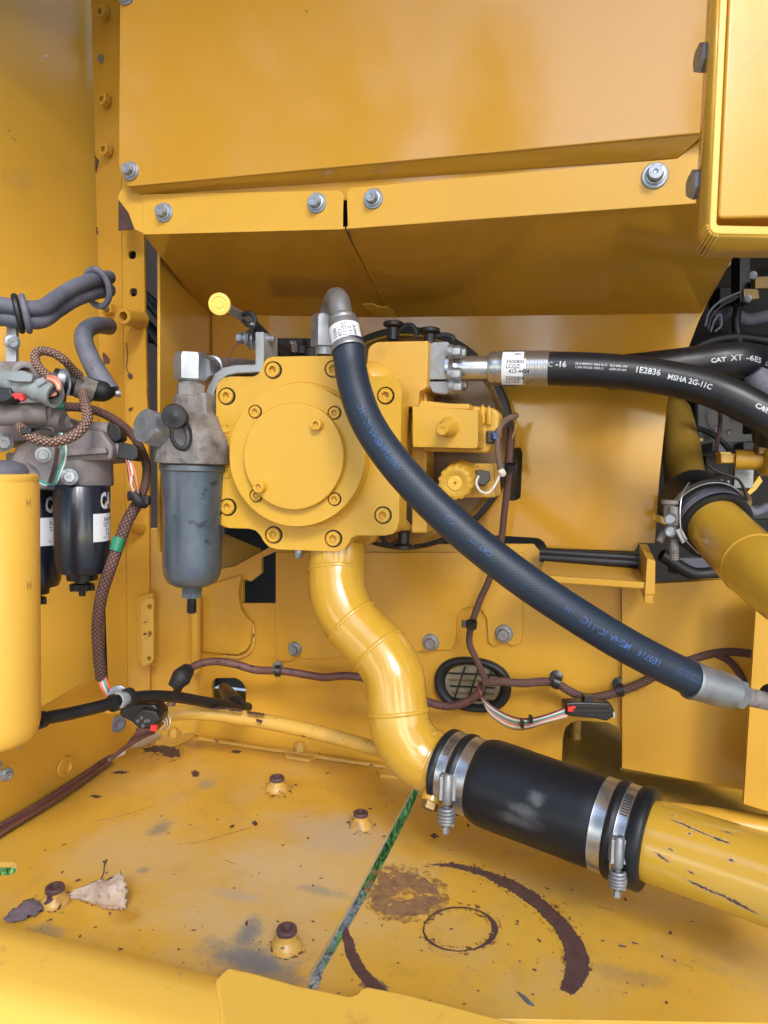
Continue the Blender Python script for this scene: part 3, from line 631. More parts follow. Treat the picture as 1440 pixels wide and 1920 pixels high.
# rear wall, lower
lwr = T('rear_wall_lower', Q(800, 1400, B), 'lower yellow rear wall behind the curved pipe with cut openings', 'wall')
hsq = rnd([(397, 1271), (446, 1271), (461, 1286), (461, 1335), (397, 1335)], [14, 10, 10, 3, 3])
hrc = [(455, 1085), (470, 1090), (490, 1075), (490, 1046), (517, 1034), (517, 1131), (455, 1131)]
slotr = [(1052, 1462), (1055, 1385), (1060, 1365), (1070, 1355), (1085, 1351), (1140, 1354), (1158, 1364), (1166, 1382), (1166, 1462)]
outerw = [(372, 1075), (440, 1062), (517, 1020), (1000, 1020), (1062, 1092), (1164, 1098), (1166, 1460)] + slotr[::-1][1:-1] + [(1052, 1462), (735, 1455), (372, 1400)]
obj('wall_plate', M().px(outerw, B, .010, [hsq, hrc]), m_yel, lwr, bev=.002)
obj('wall_plate', M().px([(1165.5, 1098), (1402, 1084), (1450, 1084), (1440, 1300), (1415, 1486), (1166, 1441)], B - .014, .024), m_yel, lwr, bev=.0015)
obj('weld_seam', M().tube([QZ(1163, 1440, .006), QZ(1200, 1447, .004), QZ(1300, 1462, .004), QZ(1400, 1480, .004)], .0055, 8), m_worn, lwr)
obj('weld_seam', M().tube([QZ(372, 1385, .004), QZ(600, 1420, .004), QZ(735, 1440, .004), QZ(1050, 1428, .004)][:3], .004, 8), m_worn, lwr)
# thin bolted plate with tabs
tabp = [(517, 1036), (980, 1036), (980, 1190), (976, 1205), (962, 1212), (948, 1204), (925, 1212), (916, 1204), (913, 1160), (903, 1143), (888, 1137), (868, 1141), (857, 1155), (854, 1205), (846, 1218), (812, 1219), (700, 1229), (572, 1236), (556, 1228), (548, 1239), (524, 1240), (517, 1234)]
tp = T('bolted_cover_plate', Q(750, 1240, B - .012), 'thin bolted yellow cover plate with tab ends behind the curved pipe', 'panel')
obj('cover_sheet', M().px(tabp, B - .006, .0045), m_yel, tp, bev=.0008)
for x, y, r in ((553, 1217, 14), (808, 1204, 16), (945, 1188, 17)): flange_bolt(tp, x, y, B - .007, r, m_dzinc)
# rounded doubler plate
dp = [(379, 960), (452, 960), (458, 1080), (449, 1095), (447, 1118), (450, 1140), (460, 1157), (472, 1168), (470, 1205), (461, 1220), (446, 1228), (420, 1226), (379, 1222)]
obj('doubler_plate', M().px([(379, 1100), (430, 1085), (452, 1078)] + dp[3:], B - .012, .011), m_yel, top_=('flat yellow doubler plate with a hooked edge left of the dark opening', 'panel'), bev=.002)
obj('edge_bead', M().tube([Q(474, 1170, B - .004), Q(476, 1200, B - .004), Q(468, 1222, B - .004), Q(450, 1232, B - .004), Q(420, 1230, B - .004)], .0035, 8), m_worn, lwr)
# bracket behind the canister, its brown shade put into the paint
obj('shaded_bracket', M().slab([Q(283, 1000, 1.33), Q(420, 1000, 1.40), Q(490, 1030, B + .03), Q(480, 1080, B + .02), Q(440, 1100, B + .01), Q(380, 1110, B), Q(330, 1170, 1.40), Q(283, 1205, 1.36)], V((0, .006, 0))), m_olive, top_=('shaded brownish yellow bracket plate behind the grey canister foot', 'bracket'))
# side panel between post and rear wall, lower
m = M(); m.slab([Q(281, 990, YP + .01), Q(376, 990, B + .008), Q(376, 1400, B + .008), Q(281, 1400, YP + .01)], V((0, .008, 0))); obj('low_wall_panel', m, m_yel, top_=('low yellow wall panel between the post and the rear wall', 'panel'), bev=.001)
obj('round_bar', M().tube([Q(367, 1120, B - .03), Q(367, 1260, B - .03)], S(9, 1.6), 16), m_yel, lwr)
# shelf bracket with two black tubes
shelf = T('shelf_bracket', Q(1110, 1115, 1.2), 'yellow shelf bracket with an upright end plate below the rear wall sheet', 'bracket')
m = M(); m.slab([Q(1010, 1078, 1.21), Q(1212, 1092, 1.21), Q(1194, 1062, B - .02), Q(1022, 1047, B - .02)], V((0, 0, -.012))); obj('shelf_plate', m, m_yel, shelf, bev=.001)
obj('shelf_lip', M().px([(1010, 1078), (1212, 1092), (1212, 1104), (1010, 1090)], 1.205, .01), m_yel, shelf, bev=.001)
m = M(); m.slab([Q(1213, 1048, 1.20), Q(1229, 1052, 1.20), Q(1228, 1115, 1.20), Q(1209, 1115, 1.20)], V((0, .012, 0)))
m.slab([Q(1199, 1019, B - .01), Q(1215, 1021, B - .01), Q(1229, 1052, 1.202), Q(1213, 1048, 1.202)], V((0, 0, -.07))); obj('end_plate', m, m_yel, shelf, bev=.001)
for dy, lb in ((0, 'upper black tube lying behind the yellow shelf bracket'), (10, 'lower black tube lying on the yellow shelf bracket')):
    m = M(); m.tube([Q(1012, 1035 + dy, B - .025 - dy * .001), Q(1196, 1047 + dy, B - .025 - dy * .001)], S(7.5, 1.55), 16, 2, smooth=False); obj('tube', m, m_hosed, top_=(lb, 'tube', 'black tubes on the shelf'))
# boss inside the wall slot, right end panel
m = M(); c = QZ(1077, 1405, 0); m.lathe(c + V((0, .07, 0)), V((0, 0, 1)), [(S(13, c), 0), (S(11, c), .006), (S(10, c), .055), (S(6, c), .056), (S(5, c), .04), (0, .04)], 20); obj('threaded_boss', m, m_worn, dr)
m = M(); m.slab([Q(1421, 1080, 1.24), Q(1560, 1060, 1.25), Q(1560, 1560, 1.25), Q(1394, 1508, 1.24)], V((0.002, .02, 0))); obj('side_sheet', m, m_yel, top_=('plain yellow panel at the right edge behind the hose end', 'panel'), bev=.0015)
obj('low_rail', M().tube([QZ(1215, 1530, .02) , QZ(1300, 1538, .022), QZ(1460, 1562, .022), QZ(1600, 1590, .02)], .026, 20), m_yel, top_=('low rounded yellow rail on the deck behind the scratched pipe', 'rail'))
# ================================================================== FOREGROUND FRAME AND BEAM
fr = T('door_frame', P(1400, 470, .62), 'bright yellow box frame corner in the upper right foreground', 'frame')
dF = .56
def FP(x, y, d=dF): return P(x, y, d)
m = M(); lip_o = rnd([(1356, -120), (1331, 426), (1349, 441), (1640, 442), (1640, 404), (1345, 400), (1367, -120)][:0] or [(1356, -120), (1330, 438), (1640, 444), (1640, 428), (1344, 422), (1370, -120)], [0, 18, 0, 0, 6, 0])
fwd3 = fwd
m.slab([FP(*p) for p in lip_o], fwd3 * .006); obj('frame_lip', m, m_cyl, fr, bev=.001)
m = M()
back = rnd([(1340, -120), (1306, 476), (1640, 478)], [0, 22, 0], 6); front = rnd([(1356, -120), (1330, 438), (1640, 444)], [0, 18, 0], 6)
for i in range(len(front) - 1):
    a, b, c, d = FP(*front[i], dF + .001), FP(*front[i + 1], dF + .001), FP(*back[i + 1], dF + .055), FP(*back[i], dF + .055)
    m.add([a, b, c, d], [[0, 1, 2, 3]])
o = obj('frame_side', m, m_yel, fr, ang=85); s_ = o.modifiers.new('solid', 'SOLIDIFY'); s_.thickness = .003
m = M(); m.slab([FP(*p, dF + .004) for p in rnd([(1372, -120), (1347, 409), (1640, 402), (1640, -120)], [0, 8, 0, 0])], fwd3 * .04); obj('inner_box', m, m_yel, fr, bev=.006, bseg=4)
for x, y in ((1338, 108), (1324, 346)):
    c = P(x, y, dF + .045); m = M(); ax = -right
    m.lathe(c, ax, [(.013, -.004), (.013, .000), (.010, .001)], 24); hexnut(m, c, ax, .0125, .013); m.lathe(c, ax, [(.010, .013), (.009, .0138), (0, .0138)], 20); obj('frame_bolt', m, m_dzinc, fr)
# beam along the sill in front
bm = T('sill_beam', QZ(200, 1900, 0), 'sunlit pale yellow sill beam across the lower left foreground', 'beam')
a = QZ(-120, 1697, .05); b = QZ(960, 1962, .05); ax = (b - a); side = V((ax.y, -ax.x, 0)).normalized()
prof = [(0, -.05), (0, -.004), (.004, 0), (.03, .001), (.07, .0), (.085, -.003), (.098, -.010), (.108, -.022), (.112, -.04), (.112, -.2)]
m = M()
vs = [a + side * p[0] + V((0, 0, p[1])) for p in prof] + [b + side * p[0] + V((0, 0, p[1])) for p in prof]; n_ = len(prof)
m.add(vs, [[i, i + 1, i + 1 + n_, i + n_] for i in range(n_ - 1)]); obj('beam_shell', m, m_beam, bm, ang=50)
m = M(); m.pz([(404, 1834), (414, 1824), (428, 1812), (475, 1822), (560, 1846), (655, 1866), (668, 1862), (676, 1852), (690, 1848), (760, 1861), (1000, 1924), (1040, 2040), (420, 1960)], .056, .05); obj('beam_tab', m, m_beam, bm, bev=.004, bseg=3)
# ================================================================== PUMP
YQ = 1.06
pump = T('hydraulic_pump', Q(575, 1035, YQ), 'big yellow hydraulic pump with a round disc on its square bolted cover', 'pump')
plate = [(405, 735), (408, 718), (418, 709), (432, 706), (475, 706), (484, 702), (490, 694), (494, 682), (500, 673), (510, 669), (560, 668), (655, 667), (668, 672), (676, 682), (682, 696), (692, 705), (728, 706), (741, 710), (750, 720), (753, 735),
         (748, 980), (744, 993), (736, 1001), (722, 1004), (668, 1004), (659, 1008), (654, 1018), (646, 1029), (634, 1034), (520, 1030), (504, 1025), (494, 1014), (488, 1003), (479, 994), (466, 991), (430, 990), (414, 984), (407, 972)]
bolts = [(512, 694), (625, 692), (425, 743), (723, 742), (427, 951), (718, 966), (513, 1003), (625, 1010)]
obj('cover_plate', M().px(plate, YQ, .045, [circ(x, y, 17, n=22) for x, y in bolts]), m_pump, pump, bev=.004, bseg=3)
cx0, cy0 = 578, 851
def sc_(k, dx=0, dy=0): return [(cx0 + (x - cx0) * k + dx, cy0 + (y - cy0) * k + dy) for x, y in plate]
obj('pump_housing', M().px(sc_(.955), YQ + .044, .085), m_cast, pump, bev=.006, bseg=3)
ylow = YQ + .128
c_ = Q(cx0, cy0, ylow)
obj('rear_flange', M().slab([Q(x, y, YQ) * 1 + V((.004, ylow - YQ, -.004)) for x, y in sc_(1.0)], V((0, .035, 0))), m_cast, pump, bev=.006, bseg=3)
def gap_shade(x, y, Y, r0, r1):  # black ring painting the shade in the gap around a bolt
    c = Q(x, y, Y); m = M(); a, b = S(r0, c), S(r1, c); m.lathe(c, MY, [(a, -.002), (a, 0), (b, 0), (b, -.002)], 28); obj('gap_shade_ring', m, m_plas, pump)
for x, y in bolts: socket_bolt(pump, x, y, YQ + .004, 14, .30); gap_shade(x, y, YQ + .0045, 13.5, 16.95)
def disc(name, cx, cy, Y, r, h, mt, bevr=.08, holes=(), extra=None):
    c = Q(cx, cy, Y); R = S(r, c); m = M(); b_ = .003
    m.lathe(c, MY, [(R, -h), (R, -b_), (R - b_ * .3, -b_ * .3), (R - b_, 0), (0, 0)], 72); return obj(name, m, mt, pump, ang=50)
c = Q(566, 853, YQ); m = M(); R = S(135, c); m.lathe(c, MY, [(R, -.004), (R, .006), (R - .002, .009), (0, .009)], 72); obj('raised_pad', m, m_pump, pump, ang=50)
YD = YQ - .030
obj('cover_disc', M().px(circ(557, 853, 127, 134, 72), YD, .031, [circ(x, y, 13.2, n=20) for x, y in ((478, 772), (627, 774), (480, 929), (627, 936))]), m_pump, pump, bev=.003, bseg=3)
for x, y in ((478, 772), (627, 774), (480, 929), (627, 936)): socket_bolt(pump, x, y, YD + .002, 11, .2); gap_shade(x, y, YD + .0045, 10.6, 13.2)
YE = YD - .012
obj('end_disc', M().px(circ(550, 855, 94, 101, 72), YE, .0122), m_pump, pump, bev=.002, bseg=3)
for x, y in ((595, 796), (488, 913)): socket_bolt(pump, x, y, YE - .004, 11, .9, mt=m_pump)
# cast lettering on the left margin, reading upwards
m = M(); o_ = Q(431, 896, YQ - .0014); u = (Q(430, 796, YQ - .0014) - o_).normalized(); w_ = (Q(411, 896, YQ - .0014) - o_).normalized()
text_plane(m, 'L3400', .0170, o_, u, w_, .02); text_plane(m, 'TZ01 -', .0160, Q(430, 846, YQ - .0014), u, w_, .02)
t_ = obj('cast_lettering', m, m_pump, pump, flatsh=True); md = t_.modifiers.new('solid', 'SOLIDIFY'); md.thickness = .0030; md.offset = 0
obj('cast_frame', M().tube([Q(414, 802, YQ), Q(414, 797, YQ), Q(433, 797, YQ), Q(433, 812, YQ)], .0009, 6, smooth=False), m_pump, pump)
# upper port block with rounded shoulders
m = M(); m.px(rnd([(686, 700), (690, 652), (704, 641), (803, 639), (800, 728), (786, 734), (784, 762), (690, 770)], [0, 8, 8, 3, 6, 4, 0, 0]), YQ + .065, .11); obj('port_block', m, m_cast, pump, bev=.006, bseg=3)
m = M(); m.px([(770, 730), (800, 735), (800, 1000), (770, 1000)], YQ + .10, .06); obj('side_rib', m, m_cast, pump, bev=.004)
m = M(); m.lathe(Q(705, 712, YQ + .05), V((.6, -1, .5)), [(S(38, 1.2), -.05), (S(36, 1.2), 0), (S(28, 1.2), .012), (S(12, 1.2), .017), (0, .018)], 28); obj('cast_shoulder', m, m_cast, pump, ang=60)
obj('name_plate', M().slab([Q(755, 935, YQ + .052) + V((.004, 0, 0)), Q(772, 948, YQ + .075), Q(772, 985, YQ + .075), Q(757, 968, YQ + .052)], V((.001, 0, 0))), m_plas, pump)
# bell housing and its dark rim
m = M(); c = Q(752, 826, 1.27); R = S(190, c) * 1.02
m.lathe(c, MY, [(R * 1.0, -.10), (R * 1.0, 0), (R * .96, .012), (R * .62, .03), (R * .4, .035), (0, .035)], 72); obj('bell_housing', m, m_bellshade, pump, ang=40)
m = M(); c = Q(754, 824, 1.315); R = S(207, c); m.lathe(c, MY, [(R * .9, -.02), (R, -.02), (R, .008), (R * .99, .012), (R * .94, .014), (R * .925, 0), (R * .9, 0)], 72); obj('bell_rim', m, m_rub, pump, ang=40)
# regulator block with its adjuster stud
m = M(); m.px(rnd([(773, 761), (892, 769), (896, 772), (896, 838), (890, 841), (774, 838)], [2, 4, 4, 4, 4, 2]), YQ + .015, .07); ctl = obj('control_block', m, m_pump, pump, bev=.003, bseg=3)
m = M(); m.px([(785, 756), (880, 757), (880, 768), (785, 765)], YQ + .03, .07); obj('block_ridge', m, m_cast, ctl, bev=.002)
m = M(); m.px([(786, 750), (925, 765), (936, 775), (934, 815), (915, 850), (790, 846)], YQ + .075, .05); obj('block_rear', m, m_cast, ctl, bev=.005, bseg=3)
m = M(); a = Q(842, 801, YQ + .017); b = Q(829, 805, YQ - .03); ax = b - a; L = ax.length
m.lathe(a, ax, [(S(20, a), 0), (S(18, a), L * .25), (S(13, a), L * .45), (S(12, a), L * .9), (S(10, a), L), (S(5, a), L), (S(5, a), L - .002), (0, L - .002)], 28); obj('adjuster_stud', m, m_pump, ctl)
for x, y in ((905, 781), (917, 783)):
    m = M(); m.lathe(Q(x, y, YQ + .07), V((0, -.3, 1)), [(.005, -.01), (.0045, .012), (0, .02)], 12); obj('cast_fin', m, m_pump, ctl)
# solenoid with ribbed cap
m = M(); m.px([(842, 868), (925, 869), (928, 933), (845, 933)], YQ + .09, .08); sol = obj('solenoid_block', m, m_cast, pump, bev=.003)
m = M(); a = Q(866, 893, YQ + .085); b = Q(853, 906, YQ + .02); ax = b - a; L = ax.length
def knurl(m, a, ax, r, t0, t1, n=14, seg=84):
    u, w_ = basis(ax); ax = ax.normalized(); vs = []; fs = []
    ring = lambda rr, t, k: [a + ax * t + (u * math.cos(2 * PI * i / seg) + w_ * math.sin(2 * PI * i / seg)) * (rr * (1 + k * .045 * math.cos(n * 2 * PI * i / seg))) for i in range(seg)]
    rows = [ring(r * 1.0, t0, 0), ring(r, t0 + (t1 - t0) * .35, 0), ring(r * .97, t0 + (t1 - t0) * .42, 1), ring(r * .97, t1 - .002, 1), ring(r * .90, t1, 1), ring(r * .62, t1, 0), ring(r * .56, t1 - .001, 0)]
    for q in rows: vs += q
    vs.append(a + ax * (t1 - .001)); 
    for j in range(len(rows) - 1):
        for i in range(seg): k = (i + 1) % seg; fs.append([j * seg + i, j * seg + k, (j + 1) * seg + k, (j + 1) * seg + i])
    j = len(rows) - 1
    for i in range(seg): fs.append([j * seg + i, j * seg + (i + 1) % seg, len(vs) - 1])
    m.add(vs, fs)
knurl(m, a, ax, S(31, a), 0, L); cap = obj('ribbed_cap', m, m_pump, sol, ang=50)
m = M(); m.lathe(b, ax, [(S(14, b), .0), (S(13, b), .0006), (S(3, b), .0006), (S(2.5, b), -.001), (0, -.001)], 24); obj('cap_disc', m, m_beam, sol)
for x, y in ((849, 876), (896, 877), (894, 926), (850, 922)): socket_bolt(sol, x, y, YQ + .088, 6, .8, m_cast)
m = M(); m.slab([P(x, y, 1.125) for x, y in [(892, 882), (900, 880), (918, 884), (920, 900), (908, 912), (896, 908), (890, 898)]], fwd * .02); obj('solenoid_plug', m, m_plas, pump, bev=.002)
wire([(897, 893, 1.12), (893, 905, 1.11), (900, 920, 1.105), (915, 924, 1.105), (928, 910, 1.11), (938, 888, 1.12)], 1.2, .0020, m_white, 'plug_wire', pump)
# black capped test ports
def testport(x, y, Y, loop, up_=1):
    m = M(); c = Q(x, y, Y); z = V((0, 0, up_))
    m.lathe(c, z, [(S(11, c), -.012), (S(11, c), .008), (S(15, c), .010), (S(19, c), .012), (S(19, c), .017), (S(15, c), .019), (0, .019)], 24); o = obj('test_port_cap', m, m_plas, pump)
    m = M(); m.tube([Q(a_, b_, Y) for a_, b_ in loop], .0042, 8, flat=.6); obj('cap_strap', m, m_rub, o)
testport(737, 624, 1.19, [(750, 617), (762, 610), (773, 611), (780, 622), (779, 634)]); testport(806, 636, 1.19, [(815, 630), (835, 628), (848, 632), (850, 640)])
testport(757, 1010, 1.20, [(745, 1014), (735, 1022), (722, 1018), (716, 1004)], -1)
for x, y, r in ((560, 1034, 9), (641, 1035, 15)):
    m = M(); c = Q(x, y, YQ + .03); m.lathe(c, V((0, 0, -1)), [(S(r * 1.1, c), -.006), (S(r * 1.1, c), .001), (S(r, c), .001, 'h'), (S(r, c), .009, 'h'), (S(r * .8, c), .011), (0, .011)], 24); obj('drain_plug', m, m_zinc, pump)
# dark fittings behind the top of the cover
for x, y, r, mt in ((566, 650, 13, m_rub), (585, 655, 14, m_dark), (548, 655, 12, m_rub), (597, 640, 10, m_rust)):
    m = M(); c = Q(x, y + 14, 1.22); m.lathe(c, V((0, 0, 1)), [(S(r, c), 0), (S(r, c), .014), (S(r * .7, c), .016, 'h'), (S(r * .7, c), .026, 'h'), (0, .027)], 24); obj('fitting', m, mt, pump)
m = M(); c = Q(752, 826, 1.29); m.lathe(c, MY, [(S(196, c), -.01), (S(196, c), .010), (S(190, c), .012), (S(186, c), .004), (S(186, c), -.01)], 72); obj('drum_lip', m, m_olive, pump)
obj('top_opening', M().px([(500, 634), (600, 634), (700, 634), (700, 672), (480, 672)], B - .006, .003), m_dark, rw)
# ================================================================== HIGH PRESSURE HOSE
hp = T('high_pressure_hose', P(1100, 722, 1.15), 'straight black hose with printed white lettering and a labelled steel ferrule', 'hose')
yf = YQ + .115; AX = V((1, 0, 0))
def axp(x, y): return Q(x, y, yf)
c0 = axp(803, 682)
m = M(); m.px(rnd([(804, 645), (812, 641), (838, 640), (846, 648), (846, 712), (804, 712)], 3), yf - .03, .075); obj('split_flange', m, m_dzinc, hp, bev=.003)
m = M(); m.px(rnd([(804, 715), (846, 714), (846, 732), (838, 740), (812, 737), (804, 725)], 3), yf - .03, .075); obj('split_flange', m, m_dzinc, hp, bev=.003)
for x, y, r in ((846, 660, 12), (856, 662, 11), (846, 702, 13), (858, 722, 11), (848, 726, 12)):
    m = M(); c = Q(x, y, yf - .035 if r > 11 else yf + .01); m.lathe(c, AX, [(S(r * 1.15, c), -.004), (S(r * 1.15, c), .003), (S(r, c), .003, 'h'), (S(r, c), .014, 'h'), (S(r * .8, c), .016), (0, .016)], 24); obj('flange_screw', m, m_dzinc, hp, ang=25)
hps = [(840, 691, 1.175), (880, 691, 1.165), (918, 691, 1.16), (1028, 691, 1.135), (1100, 693, 1.12), (1180, 699, 1.105), (1250, 709, 1.09), (1310, 722, 1.075), (1365, 742, 1.06), (1420, 770, 1.05), (1500, 815, 1.04)]
pts = [P(*p) for p in hps]
m = M(); m.tube(pts[:3], .0205, 32); m.lathe(pts[0], AX, [(.030, 0), (.030, .006), (.022, .012), (.0205, .02)], 32); obj('steel_tube', m, m_chrome, hp)
fa = (pts[3] - pts[2]); fl_ = fa.length; m = M()
rings = [(.0205, -.002), (.026, 0), (.0275, .003), (.0275, .010), (.0262, .0105), (.0262, .0118), (.0275, .0125), (.0275, .018), (.0285, .022), (.0290, .026), (.0290, fl_ * .62)]
t = fl_ * .64
while t < fl_ - .003: rings += [(.0286, t), (.0280, t + .0008), (.0280, t + .0014), (.0286, t + .0022)]; t += .0042
rings += [(.0286, fl_), (.0272, fl_ + .001), (.024, fl_ + .0005)]
m.lathe(pts[2], fa, rings, 40); fer = obj('ferrule', m, m_stain, hp)
m = M(); fax = fa.normalized(); hnt = (C0 - pts[2]); patch_cyl(m, pts[2], fax, .0290, -1.1, 1.05, fl_ * .24, fl_ * .60, hnt, 20); obj('ferrule_label', m, m_label, hp)
m = M(); u, w_ = basis(fax, hnt)
def ftext(s, size, z0, ang):
    vs, fs = text2d(s, size, .01); k = 1 if w_.z > 0 else -1
    m.add([pts[2] + fax * (z0 + v.x) + (u * math.cos(ang + k * v.y / .0292) + w_ * math.sin(ang + k * v.y / .0292)) * .0296 for v in vs], fs)
k_ = 1 if w_.z > 0 else -1
ftext('3500806', .0085, fl_ * .31, k_ * .28); ftext('LCQZ', .0085, fl_ * .31, k_ * .02); ftext('423-4454', .0085, fl_ * .36, k_ * -.24)
ftext('3500806', .0085, fl_ * .31, k_ * -.62); ftext('LCQZ', .0085, fl_ * .31, k_ * -.83); ftext('ABC', .006, fl_ * .44, k_ * .80)
obj('label_print', m, m_ink, hp, flatsh=True)
tb = M(); tb.tube(pts[3:], .0268, 32, 10); obj('hose_body', tb, m_hosed, hp)
m = M()
for s, size, x_, v, bold in (('-16', .0125, 1043, .003, .02), ('25.4 MM', .0050, 1075, .007, .01), ('1.000 IN', .0050, 1075, .0015, .01), ('ISO 3862 R-13', .0048, 1103, .007, .01), ('SAE 100R13', .0048, 1103, .0015, .01), ('42.0 MPa WP', .0048, 1139, .007, .01), ('6090 PSI WP', .0048, 1139, .0015, .01),
                           ('1E2836', .0128, 1190, .002, .02), ('MSHA 2G-11C', .0108, 1252, -.001, .025), ('CAT', .010, 1412, .003, .03), ('XT -', .009, 1430, .003, .0)):
    text_tube(m, tb, s, size, sat(tb, x_, 700 if x_ < 1260 else 750), 1, v, bold)
text_tube(m, tb, 'C', .011, .000, 1, .003, 0)
obj('white_print', m, m_wink, hp, flatsh=True, kind='stuff')
# ---- companion hose that bends away behind it
h2 = T('branch_hose', P(1350, 705, 1.2), 'second black hose crossing behind the lettered one and bending away at the right', 'hose')
tb = M(); tb.tube([P(*p) for p in ((1140, 700, 1.20), (1230, 690, 1.19), (1300, 682, 1.18), (1360, 675, 1.17), (1400, 675, 1.18), (1428, 690, 1.24), (1440, 740, 1.32), (1440, 820, 1.4))], .0285, 32, 12); obj('hose_body', tb, m_hosed, h2)
m = M(); [text_tube(m, tb, s_, z_, sat(tb, x_, 678), 1, -.002, b_) for s_, z_, x_, b_ in (('CAT', .0098, 1327, .035), ('XT', .0130, 1357, 0), ('-6ES', .0115, 1380, .01), ('CO', .009, 1402, 0), ('-16', .007, 1416, 0))]; obj('white_print', m, m_wink, h2, flatsh=True, kind='stuff')
m = M(); m.tube([P(*p) for p in ((1412, 700, 1.16), (1425, 715, 1.16), (1445, 725, 1.16), (1500, 730, 1.17))], [.016, .026, .03, .03], 24); obj('grey_hose_end', m, m_ghose, top_=('short grey woven hose end at the right edge between two black hoses', 'hose'))
# ================================================================== DIAGONAL HOSE
dg = T('diagonal_hose', P(1000, 1130, .95), 'long blue black wrapped hose sagging diagonally in front of the pump', 'hose')
dpts = [P(*p) for p in ((652, 640, 1.02), (656, 680, 1.015), (666, 730, 1.0), (688, 790, .985), (730, 855, .965), (793, 927, .95), (880, 1008, .935), (980, 1086, .925), (1088, 1158, .925), (1190, 1219, .935), (1306, 1278, .95))]
tb = M(); tb.tube(dpts, .0232, 40, 14); obj('hose_body', tb, m_hose, dg)
cumL = sum((b - a).length for a, b in zip(tb.path[:-1], tb.path[1:])); m = M(); m2 = M()
for s, size, x_, y_, bold in (('1E0716', .0120, 1226, 1238, .02), ('MSHA IC-11C', .0125, 1170, 1206, .02), ('-16', .010, 1065, 1140, .01), ('CAT XT', .010, 925, 1040, .01), ('1E0716', .0120, 752, 890, .015), ('MSHA IC-11C', .0125, 724, 850, .015), ('CO', .010, 850, 985, .01)):
    text_tube(m, tb, s, size, sat(tb, x_, y_), -1, -.004, bold)
for i, s in enumerate(('19.0 MM  SAE 100R', '0.750 IN  3000 PSI')): text_tube(m, tb, s, .0052, cumL - .008, -1, -.002 - .006 * i, 0)
obj('blue_print', m, m_bink, dg, flatsh=True, kind='stuff')
e0, e1 = P(1303, 1277, .95), P(1388, 1303, .965); ax = e1 - e0; L = ax.length; m = M()
m.lathe(e0, ax, [(.020, -.006), (.0255, -.008), (.0262, -.005), (.0262, -.002), (.0245, 0), (.0248, .004), (.0242, L * .5), (.0225, L * .82), (.018, L * .86)], 36); obj('crimped_ferrule', m, m_dzinc, dg)
m = M(); hexnut(m, e0 + ax * .84, ax, .0205, .014, rot=.3); obj('hex_collar', m, m_dzinc, dg, ang=25)
m = M(); m.tube([e0 + ax * .98, P(1440, 1315, .98), P(1500, 1325, .99)], .0125, 20); obj('steel_tube', m, m_dirty, dg)
m = M(); c = P(1438, 1304, .975); m.lathe(c, ax, [(.0, 0), (.016, 0), (.018, .004), (.018, .02), (0, .02)], 20); obj('rubber_collar', m, m_rub, dg)
# upper ferrule, gooseneck and swivel nut
u0, u1 = P(652, 650, 1.018), P(641, 594, 1.035); ax = u1 - u0; L = ax.length; m = M()
m.lathe(u0, ax, [(.019, -.006), (.0245, -.008), (.0252, -.004), (.0235, 0), (.0225, L * .7), (.0205, L * .78), (.0212, L * .84), (.0205, L * .92), (.0165, L)], 36); obj('crimped_ferrule', m, m_dzinc, dg)
m = M(); patch_cyl(m, u0, ax.normalized(), .0232, -1.2, 1.2, .002, L * .56, C0 - u0, 20); obj('hose_tag', m, m_label, dg)
m = M(); uu, ww = basis(ax, C0 - u0); kk = 1
for j, s in enumerate(('3500', '423', 'LCQZ', '19.0', '4454')):
    vs, fs = text2d(s, .0085, 0); a_ = -.75 + j * .32
    m.add([u0 + ax.normalized() * (.004 + v.x) + (uu * math.cos(a_ + v.y / .0235) + ww * math.sin(a_ + v.y / .0235)) * .0238 for v in vs], fs)
obj('tag_print', m, m_ink, dg, flatsh=True)
m = M(); m.tube([u1 - ax * .1, P(637, 575, 1.045), P(634, 562, 1.065), P(628, 562, 1.10), P(620, 585, 1.13), P(612, 625, 1.14)], .0165, 28, 8); obj('gooseneck', m, m_dzinc, dg)
m = M(); c = P(611, 652, 1.14); m.lathe(c, V((0, 0, 1)), [(0, -.012), (.017, -.012), (.017, 0), (.0245, .001, 'h'), (.0245, .045, 'h'), (.0215, .050), (.017, .052)], 36, ph=.35); obj('swivel_nut', m, m_dzinc, dg, ang=25)
# ================================================================== SUCTION PIPE, SLEEVE, PIPES
sp = T('suction_pipe', P(760, 1480, 1.08), 'glossy yellow S shaped suction pipe with weld rings running down from the pump', 'pipe')
spc = [(633, 1020, 1.19), (632, 1065, 1.185), (634, 1110, 1.17), (652, 1156, 1.155), (684, 1192, 1.14), (715, 1224, 1.125), (738, 1268, 1.11), (745, 1325, 1.10), (752, 1368, 1.095), (778, 1408, 1.09), (822, 1434, 1.08), (880, 1455, 1.06)]
tb = M(); tb.tube([P(*p) for p in spc], .0472, 48, 10); obj('pipe_body', tb, m_pipe, sp)
cum = [0]
for a, b in zip(tb.path[:-1], tb.path[1:]): cum.append(cum[-1] + (b - a).length)
def nearest(px_, py_):
    best = min(range(len(tb.path)), key=lambda i: (tb.path[i] - P(px_, py_, depth(tb.path[i]))).length); return best
for x, y in ((632, 1068), (662, 1166), (712, 1221), (746, 1333), (800, 1424)):
    i = nearest(x, y); c = tb.path[i]; t = tb.tan[i]; m = M(); big = .0018 if y < 1400 else .0008
    m.lathe(c, t, [(.0465, -.004), (.0472 + big, -.002), (.0472 + big * 1.2, 0), (.0472 + big, .002), (.0465, .004)], 48); obj('weld_ring', m, m_pipe, sp, ang=80)
m = M(); a = P(818, 1475, 1.045); b = P(804, 1516, 1.03); ax = b - a; L = ax.length
